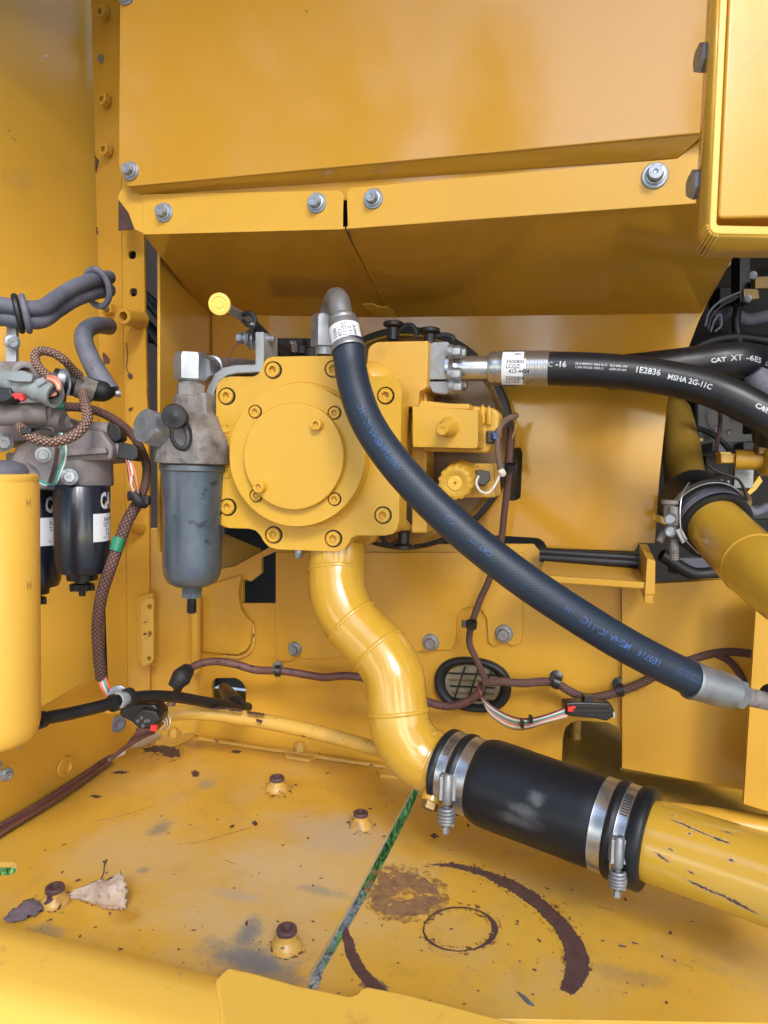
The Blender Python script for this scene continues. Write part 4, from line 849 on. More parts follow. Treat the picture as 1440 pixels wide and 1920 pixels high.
m.lathe(a, ax, [(.016, -.01), (.0155, L * .7), (.0145, L * .72), (.0105, L * .74, 'h'), (.0105, L * 1.0, 'h'), (.007, L * 1.02), (0, L)], 24); obj('plug_boss', m, m_pipe, sp, ang=30)
m = M(); m.lathe(a + ax * .72, ax, [(.0125, 0, 'h'), (.0125, L * .32, 'h'), (.008, L * .33, 'h'), (.008, L * .25), (0, L * .25)], 24); obj('drain_plug', m, m_rust, sp, ang=25)
# rubber sleeve
sA, sB = (846, 1442, 1.065), (1222, 1577, .905)
A_, B_ = P(*sA), P(*sB); sax = B_ - A_; SL = sax.length
def fr_(x): return SL * sA[2] * (x - sA[0]) / (sA[2] * (x - sA[0]) + sB[2] * (sB[0] - x))
slv = T('rubber_sleeve', P(1030, 1610, .98), 'thick black rubber sleeve joining two yellow pipes, four steel bands on it', 'coupling')
r1, r2 = .0545, .0600
def rr(x): return r1 + (r2 - r1) * max(0, min(1, (x - 846) / 376))
m = M(); rg = [(.046, 0)]
for x, dr_ in ((833, 0), (836, .003), (843, .003), (846, .0), (866, 0), (869, .004), (876, .004), (879, 0), (900, .0), (906, .004), (918, .0062), (950, .0058), (1000, .004), (1060, .0025), (1100, .002), (1120, .001), (1124, 0), (1152, 0), (1156, .0045), (1164, .0045), (1168, 0), (1190, 0), (1196, .0045), (1214, .0045), (1218, .002)): rg.append((rr(x) + dr_, fr_(x)))
rg += [(.051, fr_(1219)), (.0505, fr_(1200))]
m.lathe(A_, sax, rg, 64); obj('sleeve_body', m, m_sleeve, slv, ang=60)
def band(x0, x1, screw, nm='band_clamp', fx=0):
    m = M(); R0 = rr((x0 + x1) / 2) + .0012; a0, a1 = fr_(x0), fr_(x1)
    m.lathe(A_, sax, [(R0 - .002, a0), (R0 + .0006, a0 + .0004), (R0 + .0002, a0 + .002), (R0 + .0002, a1 - .002), (R0 + .0006, a1 - .0004), (R0 - .002, a1)], 64)
    o = obj(nm, m, m_stain, slv, ang=60)
    if not screw: return o
    xs, ys, d_ = screw; c = P(xs, ys, d_); dn = (P(xs - 4, ys + 100, d_ - .005) - c).normalized(); sd_ = dn.cross(fwd).normalized(); k = d_ / F
    m = M(); m.lathe(c, dn, [(4 * k, -6 * k), (7 * k, -4 * k), (9 * k, 0), (9 * k, 48 * k), (7 * k, 52 * k), (5.5 * k, 54 * k), (5.5 * k, 96 * k), (0, 97 * k)], 24)
    for s_ in (-1, 1): m.box(c + dn * 22 * k + sd_ * s_ * 12 * k + fwd * .004, sd_ * 3.2 * k, dn * 22 * k, fwd * .006)
    m.box(c + dn * 5 * k + fwd * .008, sd_ * 12 * k, dn * 7 * k, fwd * .006)
    obj('trunnion_bolt', m, m_dzinc, o, bev=.0006)
    m = M(); pts_ = []; u, w_ = basis(dn)
    for i in range(5 * 14 + 1):
        a = 2 * PI * i / 14; rad_ = (13.5 - 1.2 * math.cos(a / 5 * 1)) * k; pts_.append(c + dn * (58 + 30 * i / 70) * k + (u * math.cos(a) + w_ * math.sin(a)) * rad_)
    m.tube(pts_, 3.2 * k, 8, smooth=False); obj('spring', m, m_dzinc, o)
    m = M(); hexnut(m, c + dn * 92 * k, dn, 7.5 * k, 12 * k, 3 * k); obj('lock_nut', m, m_dzinc, o, ang=25)
    m = M(); u, w_ = basis(sax, C0 - A_)              # pressed slots of the band above the bolt
    sgn = 1 if w_.z > 0 else -1
    for i in range(9):
        a = sgn * (.30 + i * .062) + fx; R = R0 + .0008; zc = (a0 + a1) / 2
        e_ = lambda da, dz: A_ + sax.normalized() * (zc + dz) + (u * math.cos(a + da) + w_ * math.sin(a + da)) * R
        m.add([e_(-.010, -.005), e_(.010, -.005), e_(.010, .005), e_(-.010, .005)], [[0, 1, 2, 3]])
    obj('band_slots', m, m_ink, o, flatsh=True)
    return o
band(847, 865, (840, 1456, 1.000)); band(880, 901, None); band(1126, 1151, None); band(1169, 1190, (1161, 1574, .865))
# scratched pipe to the right
fp = T('scratched_pipe', P(1350, 1700, .85), 'scratched yellow pipe leaving the black sleeve towards the lower right', 'pipe')
ptsp = [P(*p) for p in ((1205, 1571, .912), (1300, 1602, .875), (1440, 1649, .825), (1600, 1706, .77))]
tb = M(); tb.tube(ptsp, .0503, 48, 10); obj('pipe_body', tb, m_pipe, fp)
def scratch(poly_, mt=None):
    for q_ in poly_:
        x0, a0, x1, a1, wd = q_; scratch1([(x0 - 6, a0, x1 + 6, a1, wd * 2.1)], m_scuff, .0503 + .0002); scratch1([q_], mt)
def scratch1(poly_, mt=None, RR=.0507):      # poly of (along px x, angle) spread on the pipe
    m = M(); path = tb.path
    def at(x, a):
        i = min(range(len(path)), key=lambda k: abs(proj(path[k])[0] - x)); 
        j = min(i + 1, len(path) - 1) if proj(path[i])[0] < x else max(i - 1, 0)
        x1, x2 = proj(path[i])[0], proj(path[j])[0]; t = 0 if abs(x2 - x1) < 1e-6 else (x - x1) / (x2 - x1)
        c = lerp(path[i], path[j], t); tt = tb.tan[i]; n = (C0 - c); n = (n - tt * n.dot(tt)).normalized(); b_ = tt.cross(n); b_ = b_ if b_.z > 0 else -b_
        return c + (n * math.cos(a) + b_ * math.sin(a)) * RR
    for (x0, a0, x1, a1, wd) in poly_:
        n = max(3, int(abs(x1 - x0) / 3)); vs = []
        for k in range(n + 1):
            t = k / n; x = x0 + (x1 - x0) * t; a = a0 + (a1 - a0) * t + random.uniform(-.012, .012); h_ = wd * math.sin(PI * min(1, t + .02)) * random.uniform(.3, 1.3) + .003
            vs += [at(x, a + h_), at(x, a - h_)]
        m.add(vs, [[2 * k, 2 * k + 1, 2 * k + 3, 2 * k + 2] for k in range(n)])
    return obj('scratch', m, mt or m_prim, fp, flatsh=True)
def proj(p):
    q = p - C0; d = q.dot(fwd); return (720 + F * q.dot(right) / d, 960 - F * q.dot(up) / d)
scratch([(1262, .66, 1350, .50, .028), (1340, .52, 1376, .50, .035), (1355, .78, 1375, .77, .02)])
scratch([(1248, -.22, 1278, -.36, .03), (1270, -.05, 1282, -.06, .015), (1310, -.62, 1370, -.72, .04), (1360, -.66, 1440, -.86, .045), (1308, -.38, 1322, -.42, .02), (1378, .14, 1388, .13, .03), (1300, .42, 1304, .42, .03), (1262, .78, 1266, .78, .02)])
# second elbow pipe, right, with its own coupling
ep = T('elbow_pipe', P(1400, 1130, 1.1), 'short glossy yellow elbow pipe at the right edge under the engine', 'pipe')
epc = [(1318, 962, 1.22), (1345, 990, 1.17), (1385, 1032, 1.09), (1440, 1080, 1.0), (1540, 1150, .9)]
tb = M(); tb.tube([P(*p) for p in epc], .0475, 48, 10); obj('pipe_body', tb, m_pipe, ep)
i = nearest(1412, 1057); m = M(); m.lathe(tb.path[i], tb.tan[i], [(.047, -.004), (.0492, -.001), (.0492, .001), (.047, .004)], 48); obj('weld_ring', m, m_pipe, ep, ang=80)
cp = T('end_coupling', P(1320, 1040, 1.2), 'dark rubber coupling ring with a double bolt clamp behind the short elbow pipe', 'coupling')
cc = P(1336, 980, 1.19); ax = (tb.path[6] - tb.path[0]).normalized()
m = M(); m.lathe(cc, ax, [(.048, .014), (.052, .018), (.060, .017), (.061, .010), (.0585, .008), (.0585, -.006), (.062, -.008), (.064, -.012), (.064, -.034), (.060, -.040), (.058, -.09)], 64); obj('coupling_body', m, m_rub, cp, ang=60)
m = M(); m.lathe(cc, ax, [(.058, -.005), (.0605, -.004), (.0605, .006), (.058, .007)], 64); obj('clamp_band', m, m_ghose, cp); m = M(); m.lathe(cc, ax, [(.063, -.032), (.0655, -.031), (.0655, -.020), (.063, -.019)], 64); obj('clamp_band', m, m_dzinc, cp)
for x, y in ((1257, 973), (1258, 996)):
    m = M(); c = P(x, y, 1.15); a_ = (C0 - c).normalized(); m.lathe(c, a_, [(S(12, c), -.02), (S(12, c), -.001), (S(10.5, c), .001), (S(9, c), .0), (S(8, c), -.002), (0, -.002)], 24); obj('clamp_barrel', m, m_zinc, cp)
m = M(); m.tube([P(1262, 950, 1.16), P(1262, 985, 1.16)], S(9, 1.16), 14, 2); m.tube([P(1263, 1000, 1.16), P(1265, 1050, 1.16)], S(8, 1.16), 14, 2); m.lathe(P(1256, 938, 1.17), V((0, 0, -1)), [(0, 0), (S(15, 1.17), 0), (S(15, 1.17), .006), (S(10, 1.17), .008), (S(10, 1.17), .03)], 16); obj('clamp_screw', m, m_dirty, cp)
for k in range(9):
    m = M(); c = P(1263.5, 1010 + k * 4.4, 1.16); m.lathe(c, V((0, 0, 1)), [(S(7.5, c), -.0012), (S(9.2, c), 0), (S(7.5, c), .0012)], 14); obj('thread', m, m_dirty, cp)
m = M(); m.tube([P(1247, 998, 1.17), P(1240, 1010, 1.17), P(1236, 1016, 1.17)], S(7, 1.17), 10); obj('side_bolt', m, m_dirty, cp)
m = M(); m.slab([P(1225, 962, 1.2), P(1250, 970, 1.2), P(1250, 985, 1.2), P(1225, 975, 1.2)], fwd * .01); obj('clamp_lug', m, m_yel, cp, bev=.002)
wire([(1292, 905, 1.16), (1280, 925, 1.13), (1275, 960, 1.12), (1278, 1000, 1.12), (1292, 1020, 1.13), (1310, 1038, 1.14)], 1.15, .0012, m_zinc, 'steel_wire', cp)
m = M(); m.slab([P(1266, 994, 1.14), P(1278, 990, 1.14), P(1290, 1012, 1.14), P(1280, 1020, 1.14)], fwd * .006); obj('clamp_lug', m, m_dzinc, cp, bev=.001)
# ================================================================== GREY CANISTER FILTER
DF = 1.19
ft = T('pilot_filter', P(362, 1150, DF), 'large scuffed grey canister filter hanging left of the pump', 'filter')
c = P(361, 980, DF); Z = V((0, 0, 1)); zz = lambda y: P(361, y, DF).z - c.z
R = S(55, c)
m = M(); m.lathe(c, Z, [(0, zz(1112)), (R * .32, zz(1112)), (R * .36, zz(1100)), (R * .60, zz(1099)), (R * .82, zz(1092)), (R * .95, zz(1078)), (R * .985, zz(1060)), (R * .985, zz(1048)), (R * .985, zz(950)), (R * 1.03, zz(900)), (R * 1.05, zz(884)), (R * 1.11, zz(881)), (R * 1.11, zz(872)), (R * .9, zz(870))], 64); obj('canister', m, m_can, ft, ang=40)
m = M(); m.lathe(c, Z, [(R * .34, zz(1121)), (R * .36, zz(1119), 'h'), (R * .36, zz(1104), 'h'), (0, zz(1104))], 36); hx = obj('drain_hex', m, m_can, ft)
m = M(); m.lathe(c, Z, [(0, zz(1152)), (R * .13, zz(1152)), (R * .15, zz(1148)), (R * .15, zz(1120))], 20)
obj('drain_screw', m, m_plas, hx)
for k in range(6):
    m = M(); m.lathe(c, Z, [(R * .15, zz(1130 + k * 3.6)), (R * .175, zz(1131.5 + k * 3.6)), (R * .15, zz(1133 + k * 3.6))], 20); obj('thread', m, m_plas, hx)
m = M(); text_cyl(m, 'CAT', .034, c, Z, R * 1.0, -.05, zz(985), .02, hint=(C0 - c) + V((.5, 0, 0)) * 1); obj('cast_lettering', m, m_can, ft, flatsh=True)
m = M(); text_cyl(m, 'TO', .022, c, Z, R * .99, .0, zz(1072), .005, hint=(C0 - c) + V((.3, 0, 0))); obj('cast_lettering', m, m_can, ft, flatsh=True)
# head casting
m = M(); m.lathe(c, Z, [(R * .95, zz(872)), (R * 1.28, zz(868)), (R * 1.30, zz(850)), (R * 1.2, zz(825)), (R * .95, zz(800)), (R * .8, zz(780)), (R * .5, zz(772)), (0, zz(772))], 40); hd = obj('filter_head', m, m_dirty, ft, ang=50)
m = M(); m.px(rnd([(330, 765), (392, 760), (404, 800), (404, 866), (300, 868), (320, 800)], 8), 1.05, .08); obj('head_block', m, m_dirty, ft, bev=.008, bseg=3)
m = M(); m.px([(371, 735), (385, 735), (390, 862), (371, 850)], 1.035, .06); obj('mounting_flange', m, m_dirty, ft, bev=.004)
cn = P(357, 750, DF - .02); z2 = lambda y: P(357, y, DF - .02).z - cn.z
m = M(); m.lathe(cn, Z, [(S(31, cn), z2(790)), (S(31, cn), z2(745)), (S(26, cn), z2(742)), (S(27, cn), z2(738), 'h'), (S(27, cn), z2(722), 'h'), (S(22, cn), z2(720)), (S(22, cn), z2(712))], 36, ph=.2); obj('port_collar', m, m_dirty, ft, ang=25)
m = M(); m.lathe(cn, Z, [(S(24, cn), z2(716)), (S(30, cn), z2(712), 'h'), (S(31, cn), z2(672), 'h'), (S(27, cn), z2(664)), (S(20, cn), z2(662)), (0, z2(662))], 36, ph=.5); obj('elbow_nut', m, m_zinc, ft, ang=25)
a = P(372, 690, DF - .02); b = P(440, 684, DF + .12); ax = b - a
m = M(); m.lathe(a, ax, [(0, 0), (S(27, a), 0, 'h'), (S(27, a), .024, 'h'), (S(22, a), .028), (S(19, a), .030), (S(19, a), .05), (S(22, a), .052), (S(22, a), .06), (S(15, a), .065)], 36); obj('elbow_collar', m, m_zinc, ft, ang=25)
m = M(); m.tube([lerp(a, b, .3), b, P(500, 690, DF + .2)], S(14, a), 20); obj('elbow_tube', m, m_dzinc, ft)
a = P(330, 815, DF - .02); b = P(271, 798, DF - .075); ax = b - a; L = ax.length
m = M(); m.lathe(a, ax, [(S(26, a), -.02), (S(26, a), L * .3), (S(34, a), L * .35, 'h'), (S(34, a), L * .92, 'h'), (S(30, a), L), (0, L)], 36, ph=.25); obj('hex_plug', m, m_zinc, ft, ang=25)
# rubber cap with its loop strap
cr = P(327, 781, DF - .105); ax = (C0 - cr).normalized() + V((-.25, 0, .05)); ax.normalize()
m = M(); m.lathe(cr, ax, [(S(18, cr), -.035), (S(18, cr), -.008), (S(23, cr), -.006), (S(24, cr), 0), (S(22, cr), .002), (S(8, cr), .002), (S(6, cr), .0028), (0, .0028)], 32); obj('rubber_cap', m, m_rub, ft, ang=50)
m = M(); m.tube([P(*p) for p in ((322, 800, 1.085), (323, 822, 1.085), (333, 838, 1.083), (347, 840, 1.083), (354, 826, 1.085), (352, 806, 1.09), (344, 792, 1.10))], [.0042, .0036, .004, .005, .005, .006, .007], 10, flat=.6); obj('cap_strap', m, m_rub, ft)
# grey bracket round the pump corner
bk = T('grey_bracket', Q(390, 870, 1.10), 'bent grey steel bracket with an upright tab left of the pump', 'bracket')
m = M(); m.px([(381, 872), (384, 745), (390, 722), (402, 700), (420, 688), (440, 684), (478, 683), (478, 622), (494, 622), (495, 688), (490, 698), (444, 700), (426, 704), (412, 714), (402, 732), (398, 755), (398, 872)], 1.065, .055); obj('bracket_plate', m, m_brk, bk, bev=.002)
m = M(); a = Q(478, 634, 1.085); hexnut(m, a + V((-.022, 0, 0)), V((-1, 0, 0)), S(11, a), .009); m.lathe(a, V((-1, 0, 0)), [(S(13, a), 0), (S(13, a), .010), (S(15, a), .011), (S(15, a), .014), (S(8, a), .015), (S(8, a), .022)], 24); obj('tab_bolt', m, m_zinc, bk, ang=25)
m = M(); a = Q(494, 636, 1.085); m.lathe(a, V((1, 0, 0)), [(S(11, a), 0), (S(11, a), .006), (S(7, a), .007), (S(7, a), .018), (S(5, a), .020), (0, .02)], 20); obj('bolt_end', m, m_zinc, bk)
ds = T('dipstick', P(408, 569, 1.05), 'round pale yellow dipstick cap on a thin steel tube above the grey bracket', 'dipstick')
a, b = P(411, 570, 1.05), P(432, 580, 1.10); ax = a - b
m = M(); m.lathe(a, (C0 - a).normalized() * .6 + ax.normalized() * .6, [(S(19, a), -.016), (S(20, a), -.012), (S(21, a), -.003), (S(20, a), 0), (S(14, a), .0006), (S(13, a), -.0006), (S(8, a), -.0006), (S(7, a), .0006), (S(4, a), .0006), (0, .0)], 36); obj('dipstick_cap', m, m_cap, ds, ang=50)
m = M(); m.tube([P(415, 572, 1.07), P(440, 585, 1.11), P(468, 601, 1.16)], S(8.5, 1.1), 16); obj('steel_tube', m, m_dzinc, ds)
m = M(); m.tube([P(466, 600, 1.16), P(490, 622, 1.19), P(510, 645, 1.22), P(545, 672, 1.27)], [S(10, 1.15), S(9, 1.15), S(10, 1.2), S(16, 1.2)], 16); obj('dark_tube', m, m_rub, ds)
m = M(); m.tube([P(*p) for p in ((456, 590, 1.12), (468, 587, 1.11), (478, 598, 1.11), (474, 612, 1.11), (469, 632, 1.10), (472, 655, 1.10))], .0042, 8, flat=.7); m.tube([P(*p) for p in ((456, 602, 1.12), (466, 610, 1.11), (476, 608, 1.11))], .004, 8); obj('tube_clip', m, m_plas, ds)
wire([(424, 685, 1.2), (430, 665, 1.2), (440, 648, 1.2), (455, 638, 1.2)], 1.2, .0012, m_dred, 'red_wire', None, top_=('thin dark red wire hanging behind the grey bracket tab', 'wire'))
for k in range(7): wire([(530 + k * 2, 668, 1.26), (534 + k * 2.5, 650, 1.24), (544 + k * 2, 640, 1.23), (548 + k * 1.6, 660, 1.23)], 1.2, .0014, (m_plas, m_braid2)[k % 2], 'loom_strand', ds)
# ================================================================== FUEL FILTERS
ff = T('fuel_filters', P(120, 1120, 1.15), 'mauve grey casting carrying two gloss black filters with white labels', 'filter')
def blackfilter(px_, top_y, bot_y, r_px, d, a0, cat_w, lab):
    c = P(px_, (top_y + bot_y) / 2, d); z = lambda y: P(px_, y, d).z - c.z; R = S(r_px, c)
    m = M(); m.lathe(c, Z, [(0, z(bot_y + 8)), (R * .5, z(bot_y + 8)), (R * .9, z(bot_y + 3)), (R * .98, z(bot_y - 8)), (R, z(bot_y - 14)), (R * 1.01, z(top_y + 4)), (R * .95, z(top_y))], 56); o = obj('black_filter', m, m_blkcan, ff, ang=50)
    hint = (C0 - c); n = (z(top_y + 14), z(top_y + 52), z(top_y + 104))
    m = M(); patch_cyl(m, c, Z, R * 1.006, a0, a0 + 1.05, n[2], n[1], hint); obj('white_label', m, m_label, o)
    m = M(); text_cyl(m, 'CAT', .036, c, Z, R * 1.008, a0 + .28, z(top_y + 42), .035, hint=hint, xs=.52); obj('white_lettering', m, m_wink, o, flatsh=True)
    m = M(); u, w_ = basis(Z, hint); e_ = lambda a, zc: c + Z * zc + (u * math.cos(a) + w_ * math.sin(a)) * R * 1.016
    m.add([e_(a0 + .42, z(top_y + 43)), e_(a0 + .72, z(top_y + 43)), e_(a0 + .57, z(top_y + 28))], [[0, 1, 2]]); obj('yellow_triangle', m, m_tri, o, flatsh=True)
    m = M()
    for s, size, da, y in (('366-99', .0090, .42, 66), ('RACOR', .0045, .42, 72), ('7000', .0040, .46, 77), ('02-14', .004, .42, 108 - 10)): text_cyl(m, s, size, c, Z, R * 1.009, a0 + da, z(top_y + y), .01, hint=hint)
    m.add([e_(a0 + .62, z(top_y + 80)), e_(a0 + .75, z(top_y + 80)), e_(a0 + .75, z(top_y + 94)), e_(a0 + .62, z(top_y + 94))], [])
    obj('label_print', m, m_ink, o, flatsh=True)
    m = M(); m.tube([e_(a0 + .60, z(top_y + 92)), e_(a0 + .60, z(top_y + 80)), e_(a0 + .72, z(top_y + 80)), e_(a0 + .72, z(top_y + 92)), e_(a0 + .60, z(top_y + 92))], .0005, 4, smooth=False); obj('label_box', m, m_ink, o)
    return o, c, z, R
fB = blackfilter(154, 908, 1070, 49.5, 1.16, .38, 0, '')
fA = blackfilter(64, 915, 1096, 47, 1.20, .12, 0, '')
for (o, c, z, R), yb in ((fB, 1074), (fA, 1100)):
    m = M(); m.lathe(c, Z, [(0, z(yb + 45)), (R * .12, z(yb + 45)), (R * .13, z(yb + 36)), (R * .30, z(yb + 35)), (R * .40, z(yb + 33)), (R * .42, z(yb + 22)), (R * .26, z(yb + 20)), (R * .26, z(yb + 16)), (R * .55, z(yb + 14)), (R * .57, z(yb + 2)), (R * .57, z(yb - 6))], 28); dv = obj('drain_valve', m, m_plas, o, ang=40)
    for k in range(6):
        a_ = k * PI / 3 + .2; m = M(); cc_ = c + Z * z(yb + 28) + V((math.cos(a_), math.sin(a_), 0)) * R * .42; m.tube([cc_ + Z * .004, cc_ - Z * .005], .0035, 8, 1, smooth=False); obj('grip', m, m_plas, dv)
# casting
def vcyl(px_, y0, y1, r0, r1, d, mt, nm, par, hexm=False, n=40, bevr=4):
    c = P(px_, (y0 + y1) / 2, d); z = lambda y: P(px_, y, d).z - c.z; a, b = S(r0, c), S(r1, c); m = M()
    m.lathe(c, Z, [(0, z(y1)), (b * .96, z(y1)), (b, z(y1 - 3)), (a, z(y0 + bevr)), (a * .95, z(y0)), (0, z(y0))], n); return obj(nm, m, mt, par, ang=50)
vcyl(156, 846, 910, 52, 54, 1.165, m_fhead, 'filter_head', ff); vcyl(66, 850, 916, 48, 50, 1.20, m_fhead, 'filter_head', ff)
hb = [(14, 868), (30, 836), (64, 818), (150, 800), (190, 806), (212, 838), (208, 862), (150, 866), (112, 900), (100, 916), (60, 918), (20, 900)]
obj('head_casting', M().slab([P(x, y, 1.12) for x, y in rnd(hb, 6)], fwd * .08), m_fhead, ff, bev=.006, bseg=3)
obj('head_ridge', M().slab([P(x, y, 1.108) for x, y in rnd([(112, 842), (196, 838), (200, 850), (112, 856)], 4)], fwd * .03), m_fhead, ff, bev=.004, bseg=3)
obj('casting_rib', M().slab([P(x, y, 1.105) for x, y in rnd([(58, 840), (104, 836), (100, 870), (88, 908), (80, 908), (70, 880), (44, 862)], 5)], fwd * .03), m_fhead, ff, bev=.005, bseg=3)
def fbolt(x, y, d, r, mt, nm='casting_screw', par=ff, hexhead=True, toward=V((0, 0, 0))):
    c = P(x, y, d); a_ = ((C0 - c).normalized() + toward).normalized(); R = S(r, c); m = M()
    m.lathe(c, a_, [(R * 1.5, -.004), (R * 1.45, .001), (R * 1.05, .0015), (R, .0015), (R, R * .5), (R * .85, R * .62), (R * .45, R * .62, 'h'), (R * .42, R * .3, 'h'), (0, R * .3)] if not hexhead else [(R * 1.4, -.002), (R * 1.4, .002), (R, .003, 'h'), (R, R * .7, 'h'), (R * .85, R * .8), (R * .3, R * .8), (R * .2, R * .7), (0, R * .7)], 24)
    return obj(nm, m, mt, par, ang=25)
fbolt(81, 853, 1.10, 10, m_zinc, hexhead=False); fbolt(130, 894, 1.105, 11, m_zinc); fbolt(5, 829, 1.10, 13, m_dzinc, toward=V((.3, 0, 0)))
fbolt(116, 786, 1.10, 10, m_fhead, toward=V((.4, 0, 0)))
# heavy block and tubes above the casting
obj('upper_casting', M().slab([P(x, y, 1.14) for x, y in rnd([(-40, 677), (50, 677), (66, 690), (74, 720), (70, 780), (120, 778), (140, 802), (60, 826), (-40, 830)], 8)], fwd * .10), m_fhead, ff, bev=.012, bseg=4)
for x, y, r in ((48, 702, 24), (-2, 702, 24)):
    m = M(); c = P(x, y, 1.135); a_ = (C0 - c).normalized(); m.lathe(c, a_, [(S(r, c), -.02), (S(r, c), .004), (S(r * .8, c), .006), (S(r * .55, c), .005), (S(r * .5, c), -.006), (0, -.006)], 32); obj('casting_port', m, m_fhead, ff, ang=50)
    m = M(); m.lathe(c - a_ * .005, a_, [(S(r * .45, c), 0), (S(r * .3, c), .003), (0, .003)], 12); obj('brass_insert', m, m_rust, ff)
obj('rusty_tube', M().tube([P(-40, 779, 1.08), P(30, 777, 1.08), P(60, 776, 1.08), P(90, 775, 1.085)], S(21, 1.08), 28), m_fhead, ff)
hexm = M(); hexnut(hexm, P(88, 775, 1.085), right, S(17, 1.08), .012, 0); obj('tube_nut', hexm, m_dirty, ff, ang=25)
obj('tube_boss', M().tube([P(95, 782, 1.09), P(118, 788, 1.09)], S(18, 1.09), 24, 2), m_fhead, ff)
for x0, y0, x1, y1 in ((190, 806, 226, 812), (208, 843, 258, 848)):
    m = M(); m.tube([P(x0 - 20, y0, 1.15), P(x0 + (x1 - x0) * .45, y0 + 1, 1.15)], S(15, 1.15), 20, 3); obj('sensor_body', m, m_fhead, ff)
    m = M(); m.slab([P(a_, b_, 1.135) for a_, b_ in rnd([(x0 + 14, y0 - 15), (x1 - 6, y1 - 14), (x1, y1 - 6), (x1, y1 + 10), (x1 - 8, y1 + 16), (x0 + 12, y0 + 15)], 3)], fwd * .03); obj('sensor_plug', m, m_plas, ff, bev=.003)
# teal wire pairs hanging over the casting
for k, (mt, off) in enumerate(((m_teal, 0), (m_green, 2), (m_white, 3.4))):
    wire([(112 + off, 812, 1.09), (120 + off, 838, 1.085), (119 + off, 862, 1.08), (110 + off, 888, 1.08), (104 + off * .5, 905, 1.085), (98, 911, 1.09), (80, 904 + off, 1.09), (62, 893 + off, 1.09), (48, 884 + off, 1.10)], 1.09, .0014 if off else .0022, mt, 'casting_wire', ff)
m = M(); m.box(P(98, 914, 1.085), right * .006, up * .004, fwd * .005); obj('wire_tie', m, m_plas, ff, bev=.001)
# ================================================================== YELLOW CANISTER AT THE LEFT EDGE
yc = T('yellow_canister', P(0, 1400, .93), 'tall glossy yellow canister cut off by the left edge of the view', 'filter')
c = P(-25, 1100, .93); z = lambda y: P(-25, y, .93).z - c.z; R = S(91, c)
m = M(); m.lathe(c, Z, [(0, z(1402)), (R * .6, z(1402)), (R * .84, z(1396)), (R * .95, z(1384)), (R * 1.0, z(1362)), (R * 1.0, z(1300)), (R * 1.0, z(905)), (R * .985, z(902)), (R * .985, z(899)), (R * 1.0, z(896)), (R * .98, z(889)), (R * .9, z(886)), (R * .86, z(892)), (0, z(892))], 96); obj('canister_shell', m, m_cyl, yc, ang=50)
m = M(); m.lathe(c, Z, [(R * .80, z(896)), (R * .80, z(880)), (R * .72, z(868)), (R * .5, z(862)), (0, z(862))], 56); obj('canister_cap', m, m_ghose, yc, ang=50)
for y in (935, 1089):
    m = M(); hint = C0 - c; t_ = .78
    text_cyl(m, '|-|', .010, c, Z, R * 1.0, t_, z(y + 6), .02, hint=hint); obj('small_mark', m, m_rust, yc, flatsh=True)
# ================================================================== LEFT HOSES
def hose(pts, r, mt, label, group=None, name='hose', seg=20, cat='hose', flat=None, nm2=None):
    m = M(); m.tube([P(*p) for p in pts], r, seg, 8, flat=flat); return obj(name, m, mt, top_=(label, cat, group)), m
pt = T('paired_hoses', P(100, 600, 1.2), 'pair of dusty grey hoses strapped side by side across the upper left wall', 'hose')
for dy, dd in ((0, 0), (24, .01)):
    m = M(); m.tube([P(x, y + dy, d + dd) for x, y, d in ((-60, 572, 1.14), (0, 572, 1.17), (45, 578, 1.19), (80, 576, 1.21), (110, 556, 1.25), (140, 538, 1.29), (175, 525, 1.34), (205, 520, 1.40))], S(15, 1.2), 20); obj('hose_line', m, m_ghose, pt)
def strap(pts, r, mt, nm, par, flat=.5): m = M(); m.tube([P(*p) for p in pts], r, 10, 8, flat=flat); return obj(nm, m, mt, par)
for k, x in enumerate((34, 48)):
    c = P(x, 588, 1.19); ax = (P(80, 583, 1.2) - P(20, 588, 1.18)).normalized(); m = M(); u, w_ = basis(ax); pts_ = [c + u * (.0285 * math.cos(2 * PI * i / 20)) + w_ * (.0215 * math.sin(2 * PI * i / 20)) for i in range(21)]
    m.tube(pts_, .0055, 8, smooth=False, caps=False); obj('rubber_strap', m, m_ghose if k else m_rub, pt)
c = P(182, 540, 1.35); m = M(); ax = (P(205, 530, 1.40) - P(150, 545, 1.3)).normalized(); u, w_ = basis(ax); m.tube([c + u * (.034 * math.cos(2 * PI * i / 20)) + w_ * (.024 * math.sin(2 * PI * i / 20)) for i in range(21)], .006, 8, smooth=False, caps=False); obj('rubber_strap', m, m_ghose, pt)
m = M(); m.slab([P(12, 610, 1.2), P(30, 612, 1.2), P(30, 685, 1.2), P(10, 685, 1.2)], fwd * .01); hb_ = obj('hose_bracket', m, m_brk, pt, bev=.001); fbolt(23, 642, 1.19, 10, m_zinc, 'bracket_bolt', pt, toward=V((.3, 0, 0)))
m = M(); m.slab([P(-60, 610, 1.27), P(30, 610, 1.27), P(30, 700, 1.27), P(-60, 700, 1.27)], fwd * .01); obj('yellow_pad', m, m_yel, pt, bev=.001)
ch = T('curved_hose', P(190, 740, 1.25), 'dusty grey hose curling down beside the corner post to a capped end', 'hose')
m = M(); m.tube([P(*p) for p in ((205, 612, 1.42), (180, 610, 1.34), (160, 622, 1.28), (158, 645, 1.25), (175, 685, 1.235), (195, 720, 1.23), (203, 735, 1.23))], [S(17, 1.3), S(16, 1.3), S(18, 1.3), S(19, 1.3), S(20, 1.3), S(22, 1.3)], 24, flat=.9); obj('hose_body', m, m_ghose, ch)
